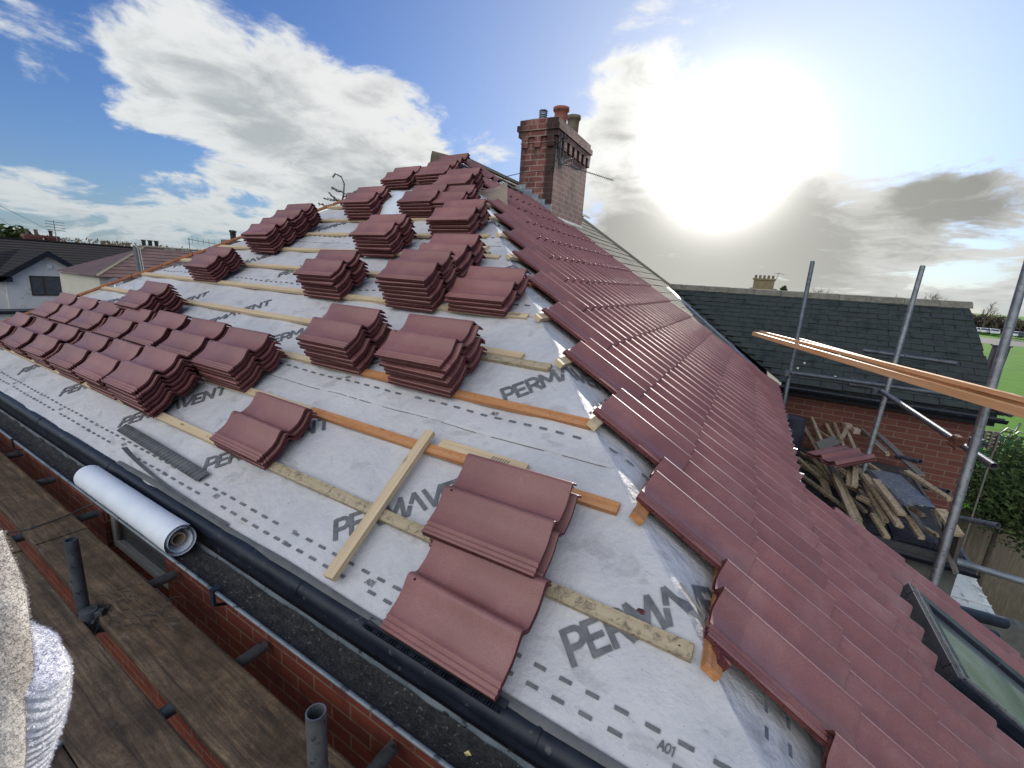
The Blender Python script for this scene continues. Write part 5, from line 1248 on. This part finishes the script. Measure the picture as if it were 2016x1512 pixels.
for t in [(260,130,.10,.26),(360,190,.13,.28),(480,230,.13,.28),(560,300,.13,.25),(620,160,.09,.28),(690,140,.08,.24),(700,240,.10,.26),(790,300,.11,.28),(860,330,.10,.3),(650,350,.14,.25),(760,190,.06,.2),(430,130,.10,.12),
          (380,400,.11,.28),(250,380,.09,.28),(130,390,.10,.2),(20,330,.09,.2),(10,170,.06,.25),(90,130,.07,.14),(480,420,.10,.22),(20,60,.05,.18),(200,240,.06,.12),(280,225,.05,.12),
          (120,40,.16,-.25),(450,40,.2,-.25),(800,40,.22,-.30),(950,150,.14,-.22),(1100,60,.16,-.2),(60,250,.08,-.16),(130,200,.07,-.10),(150,300,.12,-.18),(330,300,.09,-.26),(430,335,.07,-.24),(510,385,.05,-.22),(100,240,.10,-.2),(640,60,.08,-.1),
          (970,290,.05,.26),(1180,190,.07,.28),(1240,130,.07,.26),(1320,100,.06,.24),(1420,110,.05,.12),(1500,30,.10,-.16),(1640,130,.10,-.30),(1560,60,.08,-.2),(1400,300,.17,.30),(1250,350,.14,.30),(1350,520,.20,.36),(1550,480,.12,.3),(1650,420,.10,.25),(1900,390,.10,.34),(2000,370,.09,.32),(1800,400,.06,.2),(1650,560,.3,.2),(1860,190,.035,.24),(2000,560,.25,.2),
          (1750,60,.25,-.28),(1950,120,.2,-.25),(1750,300,.13,-.28),(1950,260,.12,-.2),(1900,480,.06,-.16),(1780,330,.06,-.1)]:
    e=blob(*t); bl=e if bl is None else mth(nt,'ADD',bl,e)
dens=mth(nt,'ADD',mth(nt,'MULTIPLY_ADD',n1,2.3,-.70),mth(nt,'MULTIPLY',bl,.95))
cov=nt.nodes.new('ShaderNodeMapRange'); cov.interpolation_type='SMOOTHERSTEP'; cov.inputs['From Min'].default_value=.46; cov.inputs['From Max'].default_value=.80; nt.links.new(dens,cov.inputs[0]); COVER=cov.outputs[0]
# lit edges / thicker grey cores
n2=noise(nt,CV,4.5,8,.6,.5)
core=nt.nodes.new('ShaderNodeMapRange'); core.interpolation_type='SMOOTHSTEP'; core.inputs['From Min'].default_value=.70; core.inputs['From Max'].default_value=1.55; nt.links.new(mth(nt,'ADD',dens,mth(nt,'MULTIPLY',mth(nt,'SUBTRACT',n2,.5),1.6)),core.inputs[0])
sdist=nt.nodes.new('ShaderNodeVectorMath'); sdist.operation='DISTANCE'; nt.links.new(D,sdist.inputs[0]); GL_D=ray(1425,315).normalized(); sdist.inputs[1].default_value=GL_D; SD=sdist.outputs['Value']
def gauss(r,w): q=mth(nt,'DIVIDE',SD,r); q=mth(nt,'MULTIPLY',q,q); return mth(nt,'MULTIPLY',mth(nt,'POWER',2.718,mth(nt,'MULTIPLY',q,-1)),w)
near=gauss(.62,1.0)
clear=mix(nt,1.0,sky_.outputs[0],(.050,.074,.118),'MULTIPLY')
cloudc=mix(nt,core.outputs[0],(.66,.68,.68),(.40,.435,.46)); warm=mix(nt,core.outputs[0],(.74,.735,.71),(.235,.235,.222)); cloudc=mix(nt,near,cloudc,warm)
veil=mth(nt,'MULTIPLY',gauss(.60,.88),1.0,clamp=True) if False else gauss(.44,.92); clear=mix(nt,veil,clear,(.48,.54,.66))
dk=None
for t in [(1250,510,.11,1.3),(1390,500,.11,1.3),(1500,480,.11,1.1),(1640,500,.10,.5),(1860,395,.055,.9),(1960,400,.06,.8),(1780,385,.03,.5),(1210,560,.10,.6),(1500,545,.14,.5),(1210,240,.03,.35),(1225,470,.06,.5)]:
    e=blob(*t); dk=e if dk is None else mth(nt,'ADD',dk,e)
dk=mth(nt,'MULTIPLY',dk,mth(nt,'MULTIPLY_ADD',n2,1.6,.1),clamp=True); cloudc=mix(nt,dk,cloudc,(.215,.215,.20))
col=mix(nt,COVER,clear,cloudc)
# pale horizon
hz=mth(nt,'POWER',2.718,mth(nt,'MULTIPLY',mth(nt,'MAXIMUM',zz,0),-9)); hcol=mix(nt,near,(.28,.35,.39),(.42,.41,.36)); col=mix(nt,mth(nt,'MULTIPLY',hz,.72),col,hcol)
# glare of the veiled sun
glow=mth(nt,'ADD',mth(nt,'ADD',gauss(.085,3.6),gauss(.21,.24)),gauss(.6,.045))
gc=mix(nt,1.0,(1,.98,.93),(1,1,1),'MULTIPLY'); gm=nt.nodes.new('ShaderNodeVectorMath'); gm.operation='SCALE'; nt.links.new(gc,gm.inputs[0]); nt.links.new(glow,gm.inputs['Scale'])
fin=mix(nt,1.0,col,gm.outputs[0],'ADD')
# unseen sky behind the camera, added as bright cloud to fill the front slope
bk=nt.nodes.new('ShaderNodeMapRange'); bk.interpolation_type='SMOOTHSTEP'; bk.inputs['From Min'].default_value=.05; bk.inputs['From Max'].default_value=.75; nt.links.new(mth(nt,'MULTIPLY',sx.outputs[1],-1),bk.inputs[0])
bc=mix(nt,n1,(1.35,1.39,1.45),(2.0,2.03,2.07)); lowz=nt.nodes.new('ShaderNodeMapRange'); lowz.interpolation_type='SMOOTHSTEP'; lowz.inputs['From Min'].default_value=0; lowz.inputs['From Max'].default_value=.5; nt.links.new(zz,lowz.inputs[0]); bc=mix(nt,lowz.outputs[0],(.30,.30,.30),bc); fin=mix(nt,bk.outputs[0],fin,bc)
nt.links.new(fin,bg.inputs['Color']); bg.inputs['Strength'].default_value=1.0
try: W.cycles.sampling_method='MANUAL'; W.cycles.sample_map_resolution=1024
except Exception: pass
# ---------------------------------------------------------------- camera
cd=bpy.data.cameras.new('camera'); cd.sensor_width=36; cd.lens=FPX/2016*36; cd.clip_start=.05; cd.clip_end=3000
co=bpy.data.objects.new('camera',cd); COL.objects.link(co); co.matrix_world=frame_matrix(CAM,RT,UP,-fw); scn.camera=co
scn.view_settings.view_transform='Standard'; scn.view_settings.look='None'; scn.view_settings.gamma=1; scn.view_settings.exposure=.3
